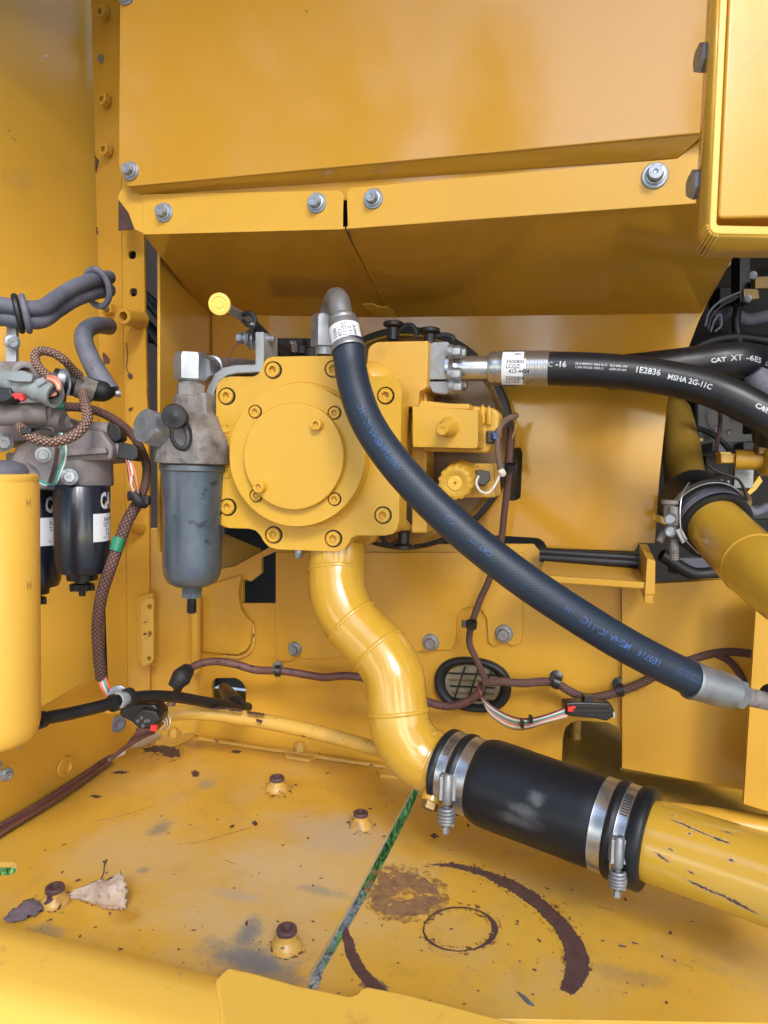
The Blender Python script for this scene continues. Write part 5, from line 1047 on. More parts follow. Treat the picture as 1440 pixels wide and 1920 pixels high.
m = M(); m.tube([P(*p) for p in ((212, 736, 1.235), (196, 734, 1.22), (170, 730, 1.21), (140, 722, 1.20), (100, 710, 1.19))], [S(8, 1.2), S(20, 1.2), S(21, 1.2), S(21, 1.2), S(21, 1.2)], 24); obj('hose_elbow', m, m_rub, ch)
m = M(); m.tube([P(*p) for p in ((178, 735, 1.205), (158, 728, 1.198), (145, 724, 1.195))], S(21.5, 1.2), 20); obj('scuffed_wrap', m, m_dirty, ch)
m = M(); m.lathe(P(226, 738, 1.24), (P(200, 736, 1.23) - P(226, 738, 1.24)), [(0, 0), (S(7, 1.2), 0), (S(8, 1.2), .004), (S(6, 1.2), .012), (S(6, 1.2), .03)], 16); obj('hose_tip', m, m_zinc, ch)
a_, b_ = P(118, 714, 1.195), P(128, 717, 1.197); m = M(); m.lathe(a_, b_ - a_, [(S(22, a_), -.006), (S(22.6, a_), -.005), (S(22.6, a_), .007), (S(22, a_), .008)], 32); obj('worm_clamp', m, m_zinc, ch)
m = M(); m.lathe(P(148, 724, 1.198), b_ - a_, [(S(21.8, a_), -.002), (S(22, a_), 0), (S(21.8, a_), .002)], 32); obj('green_band', m, m_teal, ch)
m = M(); m.tube([P(*p) for p in ((128, 703, 1.17), (131, 722, 1.165), (127, 742, 1.168))], .0045, 8, flat=.5); obj('worm_strip', m, m_zinc, ch)
# grey connector with red latch
gc = T('grey_connector', P(50, 735, 1.06), 'dusty grey two shell plug connector with a red latch', 'connector')
a, b = P(-10, 706, 1.07), P(104, 742, 1.045); ax = b - a; L = ax.length
m = M(); m.lathe(a, ax, [(.012, 0), (.016, .004), (.016, L * .30), (.0195, L * .33), (.0195, L * .52), (.0165, L * .55), (.0165, L * .66), (.0175, L * .68), (.0175, L * .76), (.0165, L * .78), (.0165, L * .86), (.0185, L * .9), (.0185, L), (.0145, L), (.014, L * .84), (0, L * .84)], 32); obj('connector_shell', m, m_conn, gc, ang=40)
m = M(); k3 = fwd * .004
for poly in ([(12, 700), (40, 694), (62, 702), (58, 716), (30, 716), (10, 712)], [(64, 712), (80, 706), (86, 716), (70, 726)]): obj('latch_shell', M().slab([P(x, y, 1.03) for x, y in rnd(poly, 3)], fwd * .02), m_conn, gc, bev=.002)
obj('red_latch', M().slab([P(x, y, 1.032) for x, y in rnd([(22, 738), (40, 737), (45, 748), (38, 752), (34, 746), (28, 748)], 1)], fwd * .008), m_red, gc, bev=.001)
obj('dark_mate', M().slab([P(x, y, 1.04) for x, y in rnd([(-30, 728), (18, 726), (26, 745), (10, 754), (-30, 752)], 4)], fwd * .03), m_plas, gc, bev=.003)
for k, mt in enumerate((m_pink, m_orange, m_white, m_pink, m_orange, m_plas)):
    o = k * 2.6; wire([(90, 706 + o * .5, 1.05), (104, 708 + o, 1.03), (113 - k, 722 + o * .8, 1.025), (108, 736 + o * .4, 1.035), (92, 742 + o * .3, 1.05)], 1.05, .0021, mt, 'plug_wire', gc)
# ================================================================== HARNESSES
def harness(pts, r, mt, label, cat='wiring', name='wiring_loom', group=None, n=8):
    t = T(name, P(*pts[len(pts) // 2]), label, cat, group); m = M(); m.tube([P(*p) for p in pts], r, 16, n); obj('braided_sleeve', m, mt, t); t['_'] = 0; return t
l1 = harness([(108, 722, 1.07), (88, 704, 1.08), (70, 685, 1.09), (66, 666, 1.10), (78, 658, 1.11), (100, 662, 1.12), (120, 675, 1.13), (134, 690, 1.15), (150, 705, 1.17)], .0070, m_braid2, 'dusty tan braided loop arching over the grey plug connector')
l2 = harness([(155, 735, 1.14), (160, 760, 1.10), (164, 785, 1.08), (150, 808, 1.06), (125, 823, 1.05), (95, 828, 1.045), (65, 822, 1.045), (45, 808, 1.055), (38, 800, 1.07)], .0078, m_braid2, 'tan herringbone braided loom looping low across the filter casting')
strap([(60, 806, 1.05), (80, 802, 1.04), (98, 806, 1.04), (96, 818, 1.04), (82, 824, 1.05)], .0025, m_plas, 'cable_tie', l2); m = M(); m.box(P(52, 808, 1.045), right * .008, up * .005, fwd * .006); obj('tie_head', m, m_plas, l2, bev=.001)
l3 = harness([(90, 760, 1.12), (110, 763, 1.12), (150, 764, 1.14), (190, 774, 1.17), (230, 798, 1.19), (258, 830, 1.195), (274, 870, 1.19), (273, 905, 1.19), (262, 935, 1.18), (240, 975, 1.17), (222, 1020, 1.16), (207, 1065, 1.15), (190, 1115, 1.16), (182, 1170, 1.18), (184, 1225, 1.20), (190, 1270, 1.22)], .0072, m_braid, 'long brown braided loom running down the corner post past the black filters')
m = M(); m.tube([P(*p) for p in ((262, 938, 1.178), (240, 975, 1.168), (222, 1022, 1.158), (207, 1065, 1.148), (191, 1115, 1.158), (183, 1170, 1.178), (185, 1225, 1.198), (190, 1272, 1.218))], .0096, 16); obj('braided_sleeve', m, m_braid, l3)
m = M(); m.tube([P(*p) for p in ((224, 1008, 1.156), (220, 1020, 1.154), (216, 1033, 1.152))], .0102, 16); obj('green_tape', m, m_green, l3)
m = M(); m.tube([P(*p) for p in ((100, 763, 1.118), (112, 763, 1.118), (122, 763, 1.12))], .0076, 16); obj('green_tape', m, m_green, l3)
for dx, dy in ((0, 0), (18, 8)):
    m = M(); m.box(P(252 + dx, 930 + dy, 1.155), right * .010, up * .008, fwd * .008); obj('loom_clip', m, m_plas, l3, bev=.003)
m = M(); m.tube([P(250, 925, 1.15), P(262, 940, 1.15), P(272, 944, 1.16)], .009, 12); obj('loom_clip', m, m_tape, l3)
for k, mt in enumerate((m_pink, m_dred, m_white, m_rust, m_pink)):
    wire([(236 + k * 2, 858, 1.14), (243 + k * 2.5 - (k % 2) * 5, 885, 1.14), (244 + k * 4 - (k % 3) * 3, 910, 1.14), (252 + k * 2, 930, 1.15)], 1.14, .0016, mt, 'loose_wire', l3)
for k, mt in enumerate((m_pink, m_pink, m_white, m_teal, m_green, m_red)):
    wire([(186 + k * 2, 1266, 1.215), (188 + k * 3, 1284, 1.21), (196 + k * 2.5, 1298, 1.21), (206 + k, 1312, 1.22)], 1.2, .0018, mt, 'loose_wire', l3)
l4 = harness([(292, 1362, 1.36), (312, 1338, 1.34), (330, 1300, 1.36), (348, 1264, 1.40), (366, 1248, 1.42), (400, 1240, 1.43), (440, 1245, 1.43), (480, 1256, 1.43), (530, 1258, 1.42), (580, 1266, 1.42), (610, 1270, 1.415), (650, 1267, 1.41), (700, 1275, 1.40), (760, 1298, 1.38), (800, 1315, 1.37), (835, 1324, 1.36), (870, 1318, 1.35), (896, 1300, 1.345), (905, 1282, 1.34)], .0080, m_loom, 'maroon loom sagging along the rear wall behind the curved pipe')
for x, y, r in ((521, 1258, 11),):
    m = M(); c = P(x, y, 1.41); m.lathe(c, (P(x + 20, y, 1.41) - c), [(.0085, -.006), (.0115, -.005), (.0115, .005), (.0085, .006)], 20); obj('loom_clip', m, m_plas, l4); m = M(); m.lathe(P(x, y - 8, 1.42), (C0 - c), [(.011, -.004), (.010, .002), (0, .003)], 20); obj('clip_button', m, m_plas, l4)
m = M(); m.tube([P(325, 1290, 1.33), P(340, 1270, 1.34), P(352, 1256, 1.36)], [.012, .019, .014], 14); obj('black_wrap', m, m_tape, l4)
for k in range(5): wire([(298 + k, 1330, 1.30), (302 + k * 4, 1345, 1.28), (310 + k * 2, 1358, 1.28), (302 + k * 2, 1368, 1.30)], 1.3, .0012, (m_white, m_rust)[k % 2], 'loose_wire', l4)
l5 = harness([(968, 779, 1.20), (952, 786, 1.17), (940, 797, 1.14), (933, 815, 1.12), (934, 850, 1.115), (938, 880, 1.115)], .0050, m_braid2, 'short brown braided lead dropping from the regulator to the solenoid plug')
m = M(); m.box(P(922, 820, 1.13), right * .009, up * .010, fwd * .008); obj('lead_plug', m, m_plas, l5, bev=.002); m = M(); m.box(P(928, 818, 1.115), right * .004, up * .005, fwd * .004); obj('plug_latch', m, m_bink, l5, bev=.001)
wire([(958, 778, 1.2), (968, 786, 1.2), (966, 804, 1.2), (960, 822, 1.2)], 1.2, .0014, m_rust, 'loose_wire', l5)
m = M(); m.tube([P(938, 880, 1.115), P(942, 888, 1.115), P(940, 893, 1.115)], [.005, .006, .003], 10); obj('frayed_end', m, m_white, l5)
l6 = harness([(958, 800, 1.24), (955, 850, 1.25), (952, 900, 1.26), (946, 960, 1.28), (938, 1020, 1.30), (918, 1085, 1.32), (900, 1125, 1.33), (884, 1172, 1.335), (880, 1205, 1.335), (890, 1230, 1.335), (903, 1258, 1.33), (910, 1276, 1.33)], .0062, m_braid, 'thin brown braided loom hanging down the rear wall to the oval grommet')
for x, y in ((884, 1171), (957, 877)):
    m = M(); c = P(x, y, 1.31 if y > 1000 else 1.23); m.lathe(c, V((.1, -.3, 1)), [(.008, -.007), (.0105, -.006), (.0105, .006), (.008, .007)], 20); obj('loom_clip', m, m_plas, l6); m = M(); m.box(c + V((-.012, 0, 0)), right * .006, up * .006, fwd * .005); obj('clip_foot', m, m_plas, l6, bev=.001)
l7 = harness([(905, 1280, 1.325), (940, 1278, 1.32), (980, 1281, 1.315), (1020, 1278, 1.31), (1045, 1282, 1.305), (1072, 1298, 1.30), (1105, 1308, 1.295), (1150, 1300, 1.29), (1200, 1282, 1.28), (1250, 1255, 1.27), (1300, 1235, 1.26), (1340, 1224, 1.25), (1380, 1222, 1.24), (1425, 1228, 1.23)], .0078, m_braid, 'reddish brown braided loom running right from the oval grommet under the hose end')
m = M(); m.tube([P(1340, 1226, 1.25), P(1365, 1238, 1.24), P(1385, 1260, 1.22), (P(1400, 1290, 1.2))], .0062, 12); obj('braided_sleeve', m, m_braid, l7)
for x, y in ((1044, 1280), (1162, 1294)):
    c = P(x, y, 1.29); m = M(); m.lathe(c, V((1, 0, -.3 if x < 1100 else .25)), [(.0085, -.007), (.0120, -.006), (.0120, .006), (.0085, .007)], 20); obj('loom_clip', m, m_plas, l7); m = M(); m.lathe(P(x - 1, y - 11, 1.30), (C0 - c), [(.0125, -.004), (.0118, .002), (.004, .004), (0, .004)], 20); obj('clip_button', m, m_plas, l7)
l8 = harness([(205, 1425, 1.20), (245, 1395, 1.26), (280, 1375, 1.30)], .004, m_loom, 'torn maroon loom sleeve lying in the corner seam of the deck')
def zf(x, y, z=.008): return QZ(x, y, z)
m = M(); m.tube([zf(-60, 1590), zf(0, 1551), zf(60, 1518), zf(120, 1480), zf(180, 1440), zf(215, 1410, .012), zf(250, 1385, .018), zf(285, 1365, .03)], [.007, .007, .007, .008, .010, .016, .018], 14, flat=.6); obj('torn_sleeve', m, m_loom, l8)
for k in range(4): obj('loose_strand', M().tube([zf(-60, 1594 + k * 3), zf(20, 1545 + k * 3), zf(120, 1483 + k * 3), zf(210, 1420 + k * 3)], .0022, 6), (m_loom, m_dred, m_rust, m_loom)[k], l8)
obj('foil_scrap', M().slab([zf(216, 1420, .014), zf(224, 1408, .02), zf(236, 1405, .02), zf(234, 1412, .014)], V((0, 0, -.002))), m_white, l8)
obj('torn_flap', M().slab([zf(243, 1402, .010), zf(262, 1388, .03), zf(300, 1372, .03), zf(302, 1380, .012), zf(270, 1398, .008)], V((0, 0, -.002))), m_leaf, l8)
# oval grommet with mesh behind
og = T('oval_grommet', Q(885, 1330, B - .02), 'oval black rubber grommet in the rear wall with grimy mesh inside', 'grommet')
c = Q(886, 1283, B - .004); m = M(); u, w_ = V((1, 0, 0)), V((0, 0, 1)); rx, rz = S(72, c), S(51, c); vs = []; fs = []; NS = 48
prof = [(1, .004), (1.0, -.006), (.96, -.011), (.88, -.012), (.80, -.009), (.72, -.001), (.70, .02)]
for k, y in prof:
    for i in range(NS):
        a = 2 * PI * i / NS; ca, sa = math.cos(a), math.sin(a); e2 = lambda v: math.copysign(abs(v) ** .85, v); vs.append(c + u * rx * k * e2(ca) + w_ * rz * k * e2(sa) + V((0, y, 0)))
for j in range(len(prof) - 1):
    for i in range(NS): k = (i + 1) % NS; fs.append([j * NS + i, j * NS + k, (j + 1) * NS + k, (j + 1) * NS + i])
m.add(vs, fs); obj('grommet_ring', m, m_rub, og, ang=60)
m = M(); m.px(circ(886, 1283, 54, 38, 32), B - .0042, .002); obj('grimy_backing', m, m_mesh, og)
for k in range(5): obj('mesh_wire', M().tube([Q(840 + k * 2, 1262 + k * 12, B - .006), Q(935 - k * 3, 1266 + k * 12, B - .006)], .0016, 5, 2), m_rust if k % 2 else m_plas, og)
for k in range(3): obj('mesh_wire', M().tube([Q(872 + k * 26, 1250, B - .007), Q(850 + k * 26, 1316 - k, B - .007)], .0018, 5, 2), m_plas, og)
# loose wires and black plug right of the grommet
bp = T('black_plug', P(1105, 1350, 1.24), 'long black plug connector with a small red latch under the right loom', 'connector')
m = M(); m.slab([P(x, y, 1.245) for x, y in rnd([(1060, 1318), (1085, 1316), (1145, 1318), (1152, 1330), (1150, 1344), (1138, 1353), (1118, 1348), (1074, 1344), (1060, 1340)], 4)], fwd * .03); obj('plug_body', m, m_plas, bp, bev=.004, bseg=3)
for y in (1324, 1333): m = M(); m.box(P(1105, y, 1.243), right * .034, up * .0016, fwd * .003); obj('plug_rib', m, m_plas, bp, bev=.0006)
m = M(); m.box(P(1069, 1329, 1.24), right * .0045, up * .004, fwd * .004); m.box(P(1074, 1326, 1.239), right * .004, up * .002, fwd * .003); obj('red_latch', m, m_red, bp, bev=.0005)
m = M(); m.box(P(1101, 1308, 1.26), right * .008, up * .006, fwd * .01); obj('plug_clip', m, m_plas, bp, bev=.001)
m = M(); m.box(P(1150, 1339, 1.245), right * .002, up * .005, fwd * .004); obj('metal_tip', m, m_zinc, bp)
for k, mt in enumerate((m_dred, m_white, m_teal, m_pink, m_white, m_rust)):
    o = k * 2.4; wire([(896, 1288, 1.31), (902 + k, 1305 + o, 1.29), (922, 1324 + o * 1.6, 1.28), (955, 1342 + o * 1.9, 1.27), (985, 1348 + o * 1.6, 1.26), (1020, 1342 + o * 1.2, 1.25), (1064, 1326 + o * 1.6, 1.25)], 1.27, .0017, mt, 'plug_wire', bp)
for x, y in ((979, 1357), (995, 1348)): m = M(); m.box(P(x, y, 1.25), right * .0028, up * .0065, fwd * .006); obj('wire_tie', m, m_plas, bp, bev=.001)
# black connector at the left corner
bc = T('black_connector', P(265, 1370, 1.24), 'chunky black connector block with a red tab in the lower left corner', 'connector')
m = M(); m.slab([P(x, y, 1.22) for x, y in rnd([(222, 1334), (240, 1322), (262, 1318), (290, 1320), (304, 1338), (303, 1352), (288, 1368), (262, 1368), (246, 1354), (226, 1344)], 5)], fwd * .04); obj('plug_body', m, m_plas, bc, bev=.006, bseg=3)
m = M(); m.slab([P(x, y, 1.205) for x, y in rnd([(244, 1352), (264, 1330), (292, 1334), (300, 1350), (282, 1364), (260, 1366)], 4)], fwd * .02); obj('plug_cover', m, m_plas, bc, bev=.004)
for x, y in ((258, 1352), (265, 1346), (273, 1352), (279, 1351), (268, 1361)): m = M(); m.lathe(P(x, y, 1.205), C0 - P(x, y, 1.2), [(.0035, -.001), (.003, .002), (0, .002)], 10); obj('pin', m, m_plas, bc)
m = M(); m.box(P(289, 1364, 1.20), right * .005, up * .0045, fwd * .005); obj('red_tab', m, m_red, bc, bev=.001)
# black hose along the floor corner and yellow conduit
bh = T('low_black_hose', P(200, 1340, 1.15), 'black hose with a pale collar passing behind the yellow canister foot', 'hose')
m = M(); m.tube([P(*p) for p in ((20, 1372, 1.0), (72, 1350, 1.06), (130, 1338, 1.10), (190, 1324, 1.14), (228, 1312, 1.17), (280, 1305, 1.21), (330, 1307, 1.26), (385, 1316, 1.32), (430, 1322, 1.38), (465, 1326, 1.45))], [S(12, 1.1)] * 6 + [S(10, 1.3)] * 2, 20); obj('hose_body', m, m_hosed, bh)
for x, y, r, mt, w__ in ((216, 1317, 16.5, m_rub, .008), (229, 1311, 15.5, m_brk, .008), (241, 1308, 18, m_rub, .005), (76, 1350, 16, m_rub, .006)):
    c = P(x, y, 1.165 if x > 100 else 1.06); m = M(); a_ = P(x + 20, y - 6, depth(c) + .02) - c; R = S(r, c); m.lathe(c, a_, [(R * .7, -w__), (R, -w__ * .9), (R, w__ * .9), (R * .7, w__)], 28); obj('hose_collar', m, mt, bh)
m = M(); m.lathe(P(222, 1304, 1.2), V((.4, -1, 0)), [(.017, -.004), (.017, .0), (.015, .001), (0, .001)], 20); obj('pad_washer', m, m_zinc, bh)
yl = T('yellow_conduit', P(500, 1380, 1.3), 'slim curved yellow tube lying along the rear edge of the deck', 'tube')
m = M(); m.tube([P(*p) for p in ((305, 1340, 1.33), (345, 1336, 1.35), (400, 1338, 1.36), (470, 1348, 1.355), (540, 1361, 1.34), (620, 1380, 1.31), (700, 1402, 1.27), (760, 1418, 1.24))], [S(14, 1.34)] * 4 + [S(13, 1.3)] * 2, 24); obj('tube_body', m, m_worn, yl)
for x, y, w__ in ((405, 1328, 20), (440, 1332, 14), (485, 1353, 5), (478, 1338, 16)):
    m = M(); m.slab([P(a_, b_, 1.325) for a_, b_ in wob([(x - w__, y - 1.5), (x + w__, y + 1.5 + w__ * .1), (x + w__ * .6, y + 3), (x - w__ * .7, y + 1)], 1)], fwd * .012); obj('paint_chip', m, m_prim, yl)
obj('hose_stub', M().tube([P(420, 1290, 1.5), P(432, 1308, 1.43), P(440, 1322, 1.40)], [.012, .016, .02], 16), m_hosed, top_=('dark hose end peeping from the square hole in the rear wall', 'hose'))
obj('pipe_clamp_foot', M().slab([P(180, 1318, 1.26), P(215, 1312, 1.26), P(240, 1325, 1.26), P(236, 1338, 1.26), P(200, 1340, 1.26), P(178, 1330, 1.26)], fwd * .02), m_yel, bh, bev=.004)
# ================================================================== LEAVES
def leaf(name, mt, label, pts, cols, thick=.0006):
    """curled leaf: rows of place points given as (px, py, height)"""
    m = M(); vs = []; n = len(pts[0])
    fine = [catmull([QZ(x, y, h) for x, y, h in r], 5) for r in pts]
    rows = list(zip(*fine)); rows = [catmull(list(r), 5) for r in rows]; a, b = len(rows), len(rows[0])
    for i, r in enumerate(rows):
        for j, p in enumerate(r):
            ed = (i in (0, a - 1)) or (j in (0, b - 1)); vs.append(p + V((random.gauss(0, 1), random.gauss(0, 1), random.gauss(0, .6))) * (.0022 if ed else .0008))
    m.add(vs, [[i * b + j, (i + 1) * b + j, (i + 1) * b + j + 1, i * b + j + 1] for i in range(a - 1) for j in range(b - 1)])
    o = obj(name, m, mt, ang=80, top_=(label, 'leaf')); s = o.modifiers.new('solid', 'SOLIDIFY'); s.thickness = thick; return o
lf = leaf('dry_leaf', m_leaf, 'pale curled dry leaf lying on the deck beside a threaded boss',
     [[(124, 1674, .004), (160, 1660, .014), (185, 1650, .020), (205, 1648, .026), (226, 1634, .034)],
      [(128, 1678, .002), (165, 1672, .010), (188, 1668, .022), (208, 1664, .030), (234, 1652, .034)],
      [(130, 1680, .001), (160, 1686, .006), (188, 1690, .010), (212, 1690, .016), (238, 1676, .020)],
      [(132, 1682, .001), (158, 1690, .001), (186, 1700, .001), (212, 1706, .002), (236, 1704, .004)]], None)
obj('leaf_stalk', M().tube([QZ(187, 1652, .02), QZ(194, 1638, .022), QZ(196, 1624, .028), QZ(200, 1612, .038)], .0011, 6), m_rust, lf) if False else None
o = M().tube([QZ(187, 1652, .02), QZ(194, 1638, .022), QZ(196, 1624, .028), QZ(200, 1612, .038)], [.0009, .0011, .0016], 6); st_ = obj('leaf_stalk', o, m_prim, None); st_.parent = lf; st_.location = V(st_['wp']) - V(lf['wp'])
leaf('dry_leaf', m_leaf2, 'flat purple grey leaf lying left of the nearest threaded boss',
     [[(44, 1690, .004), (60, 1684, .006), (80, 1690, .004)], [(22, 1708, .004), (50, 1700, .008), (80, 1704, .004)], [(8, 1724, .002), (35, 1726, .003), (66, 1718, .002)]], None)
obj('metal_sliver', M().slab([zf(970, 1858, .004), zf(984, 1866, .004), (zf(1002, 1884, .003)), zf(990, 1880, .003)], V((0, 0, -.002))), m_ghose, top_=('thin grey sliver of debris on the deck below the worn crescent', 'debris'))
# ================================================================== ENGINE THINGS AT THE RIGHT
def E(name, m, mt, label, cat, **k): return obj(name, m, mt, top_=(label, cat), **k)
m = M(); m.tube([P(*p) for p in ((1262, 740, 1.62), (1268, 770, 1.60), (1277, 830, 1.55), (1285, 900, 1.48), (1300, 950, 1.38), (1325, 975, 1.28))], [S(6, 1.6), S(26, 1.6), S(33, 1.55), S(37, 1.5), S(42, 1.4), S(50, 1.28)], 40, 10); E('olive_duct', m, m_olive, 'tapered yellow duct with painted shade right of the rear wall', 'duct')
m = M(); m.box(P(1385, 790, 1.75), right * .16, up * .085, fwd * .12); E('engine_box', m, m_plas, 'big black box in the engine bay under the two black hoses', 'engine part', bev=.01)
m = M(); c = P(1365, 778, 1.60); a_ = (C0 - c).normalized(); u, w_ = basis(a_); m.tube([c + (u * math.cos(t) + w_ * math.sin(t)) * .034 for t in [(.05 + i * .19) * PI for i in range(8)]], .0014, 6); E('highlight_arc', m, m_zinc, 'thin bright arc painting a hose highlight on the black engine box', 'wire')  # zinc arc stands in for the highlight on a black hose loop
m = M(); m.box(P(1380, 842, 1.6), right * .075, up * .012, fwd * .05); E('blue_black_rail', m, m_ghose, 'dark bluish rail across the engine bay under the black box', 'engine part', bev=.004)
en = T('yellow_cylinder', P(1400, 880, 1.45), 'small yellow hydraulic cylinder lying across the engine bay at the right edge', 'cylinder')
m = M(); m.tube([P(1378, 862, 1.45), P(1440, 862, 1.43)], S(19, 1.45), 24, 3); obj('cylinder_barrel', m, m_yel, en)
m = M(); m.box(P(1363, 860, 1.45), right * .018, up * .010, fwd * .012); obj('cylinder_fork', m, m_yel, en, bev=.003); m = M(); m.box(P(1356, 850, 1.45), right * .011, up * .002, fwd * .012); obj('fork_lip', m, m_cap, en, bev=.001)
m = M(); m.lathe(P(1432, 865, 1.42), -right, [(S(28, 1.4), -.03), (S(28, 1.4), 0), (S(24, 1.4), .004), (0, .004)], 24); obj('end_flange', m, m_yel, en)
m = M(); m.box(P(1428, 842, 1.42), right * .012, up * .012, fwd * .012); obj('end_lug', m, m_rust, en, bev=.003)
m = M(); m.slab([P(1378, 878, 1.5), P(1414, 880, 1.5), P(1412, 915, 1.5), P(1376, 915, 1.5)], fwd * .01); E('grey_name_plate', m, m_dzinc, 'square grey plate below the small yellow cylinder', 'plate', bev=.001)
inj = T('valve_row', P(1345, 910, 1.5), 'row of small brass and steel valves beside the square grey plate', 'valve')
for k, (x, mt) in enumerate(((1321, m_zinc), (1335, m_olive), (1343, m_olive), (1352, m_olive), (1364, m_zinc))):
    m = M(); c = P(x, 905 + k * 2, 1.5); m.lathe(c, V((0, 0, 1)), [(S(5, c), -.014), (S(5, c), 0), (S(3.6, c), .002), (S(3.6, c), .014), (0, .015)], 14); obj('valve', m, mt, inj)
wire([(1326, 870, 1.42), (1340, 882, 1.42), (1370, 893, 1.42), (1385, 900, 1.42), (1394, 915, 1.42), (1402, 940, 1.42)], 1.42, .0030, m_tape, 'loom', None, top_=('black taped loom curving in front of the valve row', 'wiring'))
m = M(); m.slab([P(1400, 925, 1.6), P(1424, 892, 1.6), (P(1430, 902, 1.6)), P(1418, 918, 1.6), P(1406, 928, 1.6)], fwd * .02); E('yellow_fin', m, m_beam, 'bright yellow fin beside the grey plate', 'bracket')
m = M(); m.slab([P(1300, 822, 1.62), P(1318, 822, 1.62), P(1318, 827, 1.62), P(1300, 828, 1.62)], fwd * .03); E('pale_lip', m, m_cap, 'tiny pale yellow lip at the upper end of the olive duct', 'bracket')
m = M(); m.tube([P(1368, 925, 1.5), P(1390, 938, 1.45), P(1402, 945, 1.42)], [.012, .02, .008], 12); E('brown_fitting', m, m_rust, 'brownish fitting above the short elbow pipe', 'fitting')
m = M(); m.box(P(1389, 520, 1.55), right * .013, up * .06, fwd * .02); E('black_post', m, m_plas, 'short black post under the foreground frame corner', 'post', bev=.003)
m = M(); m.slab([P(1416, 518, 1.5), P(1460, 516, 1.5), P(1460, 540, 1.5), P(1416, 541, 1.5)], fwd * .02); E('tan_bar', m, m_rust, 'brown metal bar at the right edge below the foreground frame', 'bar', bev=.002)
m = M(); m.slab([P(x, y, 1.49) for x, y in rnd([(1394, 541), (1422, 542), (1424, 560), (1395, 562)], 3)], fwd * .01); o = E('small_tan_plate', m, m_rust, 'small tan plate hanging under the brown bar', 'plate', bev=.001)
m = M(); m.lathe(P(1412, 516, 1.48), C0 - P(1412, 516, 1.48), [(S(8, 1.48), 0), (S(7, 1.48), .006), (0, .007)], 14); E('bright_screw', m, m_zinc, 'single bright screw head at the end of the brown bar', 'screw')
for k, pts in enumerate(([(1322, 612), (1330, 585), (1350, 565), (1375, 553), (1395, 545)], [(1326, 618), (1336, 590), (1356, 572), (1380, 560)], [(1332, 622), (1340, 600), (1350, 590), (1352, 610), (1340, 622)], [(1350, 570), (1368, 560), (1385, 556)])):
    wire([(x, y, 1.5) for x, y in pts], 1.5, .0024, (m_ghose, m_rub)[k % 2], 'loom', None, top_=('tangled dark loom strand ' + ('tracing the slanted edge of the rear wall', 'just inside the outermost strand', 'curled into a small loop', 'shortest, near the tan plate')[k], 'wiring', 'tangled loom strands in the engine bay'))
m = M(); m.lathe(P(1440, 600, 1.8), (C0 - P(1440, 600, 1.8)), [(.13, -.1), (.13, 0), (.11, .01), (.105, .0), (0, .0)], 48); E('dark_pulley', m, m_dark, 'big dark round pulley in the engine bay at the right edge', 'pulley', ang=50)
m = M(); m.box(P(1410, 840, 1.52), right * .03, up * .012, fwd * .02); E('dark_block', m, m_rub, 'dark moulded block just above the small yellow cylinder', 'engine part', bev=.004)
m = M(); m.box(P(1335, 860, 1.7), right * .03, up * .04, fwd * .03); E('dark_block', m, m_rub, 'dark moulded block left of the small yellow cylinder fork', 'engine part', bev=.004)
m = M(); m.slab([P(1362, 500, 1.9), P(1380, 472, 1.9), P(1376, 490, 1.9), P(1366, 500, 1.9)], fwd * .01); E('bright_sliver', m, m_white, 'white sliver painted for bright sky at the tip of the hood underside', 'sliver')  # white sheet stands in for a bright sliver of sky
m = M(); m.tube([P(1398, 440, 1.5), P(1440, 395, 1.5), P(1480, 360, 1.5)], S(5, 1.5), 10, 2); E('white_rod', m, m_white, 'thin white rod seen under the lip of the foreground frame', 'rod')

# more of the crowded engine bay
for i, (pts, r, d, mt, lb) in enumerate((([(1300, 655), (1330, 640), (1380, 632), (1450, 640)], 9, 1.6, m_rub, 'slim black hose above the branch hose, nearest to it'), ([(1340, 600), (1370, 585), (1400, 600), (1450, 590)], 12, 1.65, m_ghose, 'grey black hose curving left of the dark pulley'),
    ([(1390, 480), (1395, 530), (1380, 600), (1390, 660)], 8, 1.6, m_rub, 'black hose running down from the short black post'), ([(1330, 745), (1380, 760), (1410, 740), (1450, 750)], 10, 1.45, m_hosed, 'black hose just under the lettered hoses'),
    ([(1300, 800), (1330, 812), (1360, 835), (1380, 870)], 5, 1.55, m_rub, 'thin black hose down the left end of the engine box'), ([(1380, 930), (1410, 960), (1440, 950)], 9, 1.5, m_ghose, 'short grey hose beside the brownish fitting'),
    ([(1240, 1040), (1300, 1075), (1360, 1070)], 12, 1.6, m_rub, 'black hose in the dark opening right of the shelf'), ([(1320, 700), (1350, 770), (1342, 850)], 4, 1.5, m_braid, 'thin brown lead hanging in front of the engine box'))):
    m = M(); m.tube([P(x, y, d) for x, y in pts], S(r, d), 14); obj('engine_hose', m, mt, top_=(lb, 'hose', 'hoses crowding the engine bay'))
for i, (x, y, a, b, d, mt, lb) in enumerate(((1360, 560, 22, 16, 1.75, m_rub, 'dark moulded box behind the tangled loom strands'), (1425, 690, 20, 26, 1.6, m_plas, 'black box behind the bend of the branch hose'), (1330, 720, 16, 20, 1.8, m_dark, 'dark box between the hoses and the olive duct'),
    (1420, 800, 16, 12, 1.5, m_rub, 'black block on the face of the engine box'), (1400, 960, 40, 14, 1.7, m_dark, 'dark casting above the short elbow pipe'), (1300, 1060, 40, 16, 1.75, m_ghose, 'grey casting deep in the opening right of the shelf'))):
    m = M(); m.box(P(x, y, d), right * S(a, d), up * S(b, d), fwd * .03); obj('engine_block_part', m, mt, top_=(lb, 'engine part'), bev=.004)
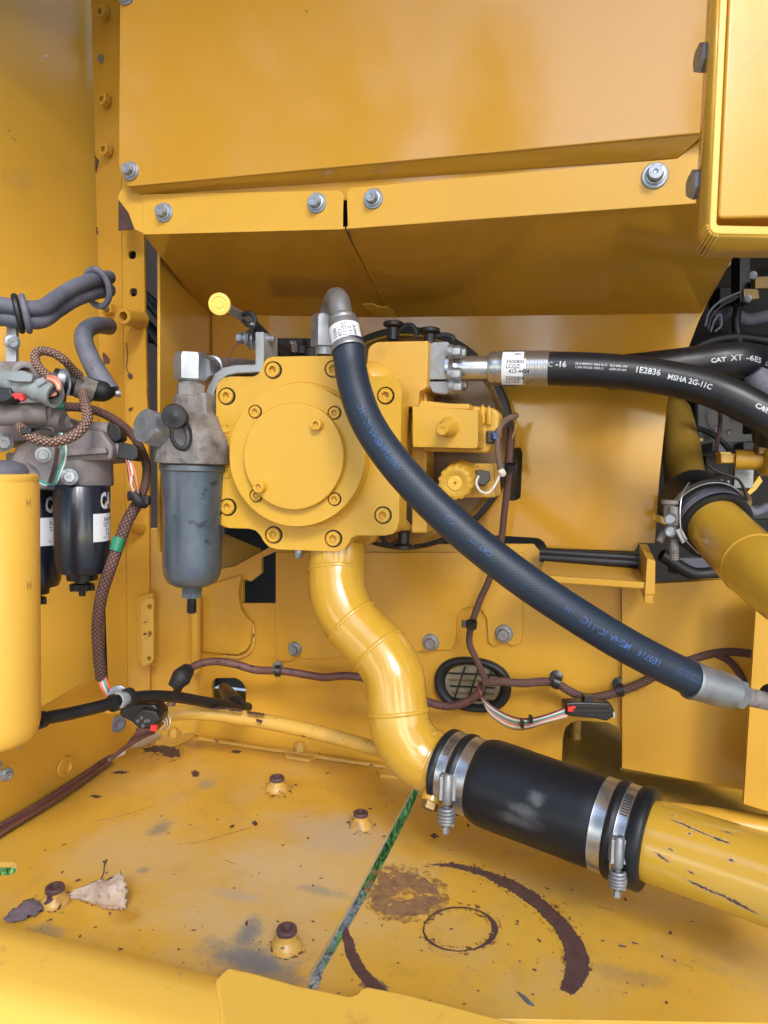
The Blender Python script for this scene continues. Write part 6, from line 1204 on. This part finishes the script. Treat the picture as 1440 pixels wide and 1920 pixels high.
for i, (x, y, r) in enumerate(((1395, 775, 6), (1345, 808, 5), (1428, 828, 5), (1402, 560, 5), (1368, 812, 4))):
    top(fbolt(x, y, 1.60 if i < 3 else 1.44, r, m_dzinc, 'bay_screw', None), ('small screw on the black engine box, right of the bright arc', 'small screw on the lower left of the black engine box', 'small screw just above the yellow cylinder', 'small screw beside the tan plate', 'small screw on the bottom edge of the black box')[i], 'screw', 'screws in the engine bay')
# ================================================================== TREES BEHIND THE VIEWER (seen only as reflections in the glossy paint)
def tree(x, y, h, r, lb, seed):
    rg_ = random.Random(seed); t = T('leafy_tree', (x, y, -1.05), lb, 'tree'); m = M()
    m.tube([V((x, y, -1.1)), V((x + .1, y, h * .3)), V((x - .1, y + .1, h * .7))], [.22, .16, .05], 10); obj('trunk', m, m_bark, t)
    m = M()
    for i in range(1700 if r > 1.3 else 700):
        while 1:
            p = V((rg_.uniform(-1, 1), rg_.uniform(-1, 1), rg_.uniform(-1, 1)))
            if .35 < p.length < 1: break
        k = 1 + .3 * math.sin(p.x * 5 + seed) * math.cos(p.z * 6)
        c = V((x + p.x * r * k, y + p.y * r * k, h * .58 + p.z * h * .42)); s = rg_.uniform(.10, .26)
        a = V((rg_.gauss(0, 1), rg_.gauss(0, 1), rg_.gauss(0, 1))).normalized(); u, w_ = basis(a); m.add([c - u * s, c - w_ * s * .6, c + u * s, c + w_ * s * .6], [[0, 1, 2, 3]])
    obj('crown', m, m_fol, t, flatsh=True)
for i, (x, y, h, r, lb) in enumerate(((-8, -7, 9, 3.4, 'broad leafy tree behind the viewer to the far left'), (-4.6, -8, 9, 2.4, 'tall leafy tree behind the viewer to the left'), (-2.0, -11, 9, .9, 'slim tall leafy tree behind the viewer just left of centre'), (.05, -9.5, 4.6, .9, 'low leafy tree straight behind the viewer'), (1.6, -9.5, 8.5, .5, 'thin leafy tree just right of centre behind the viewer'), (4.6, -9, 9, 2.0, 'tall leafy tree behind the viewer to the right'), (9, -6, 8.5, 3, 'leafy tree behind the viewer to the far right'), (-9, -1, 6, 2.6, 'leafy tree standing well left of the machine'), (10, -.5, 6, 2.5, 'leafy tree standing well right of the machine'))): tree(x, y, h, r, lb, i)
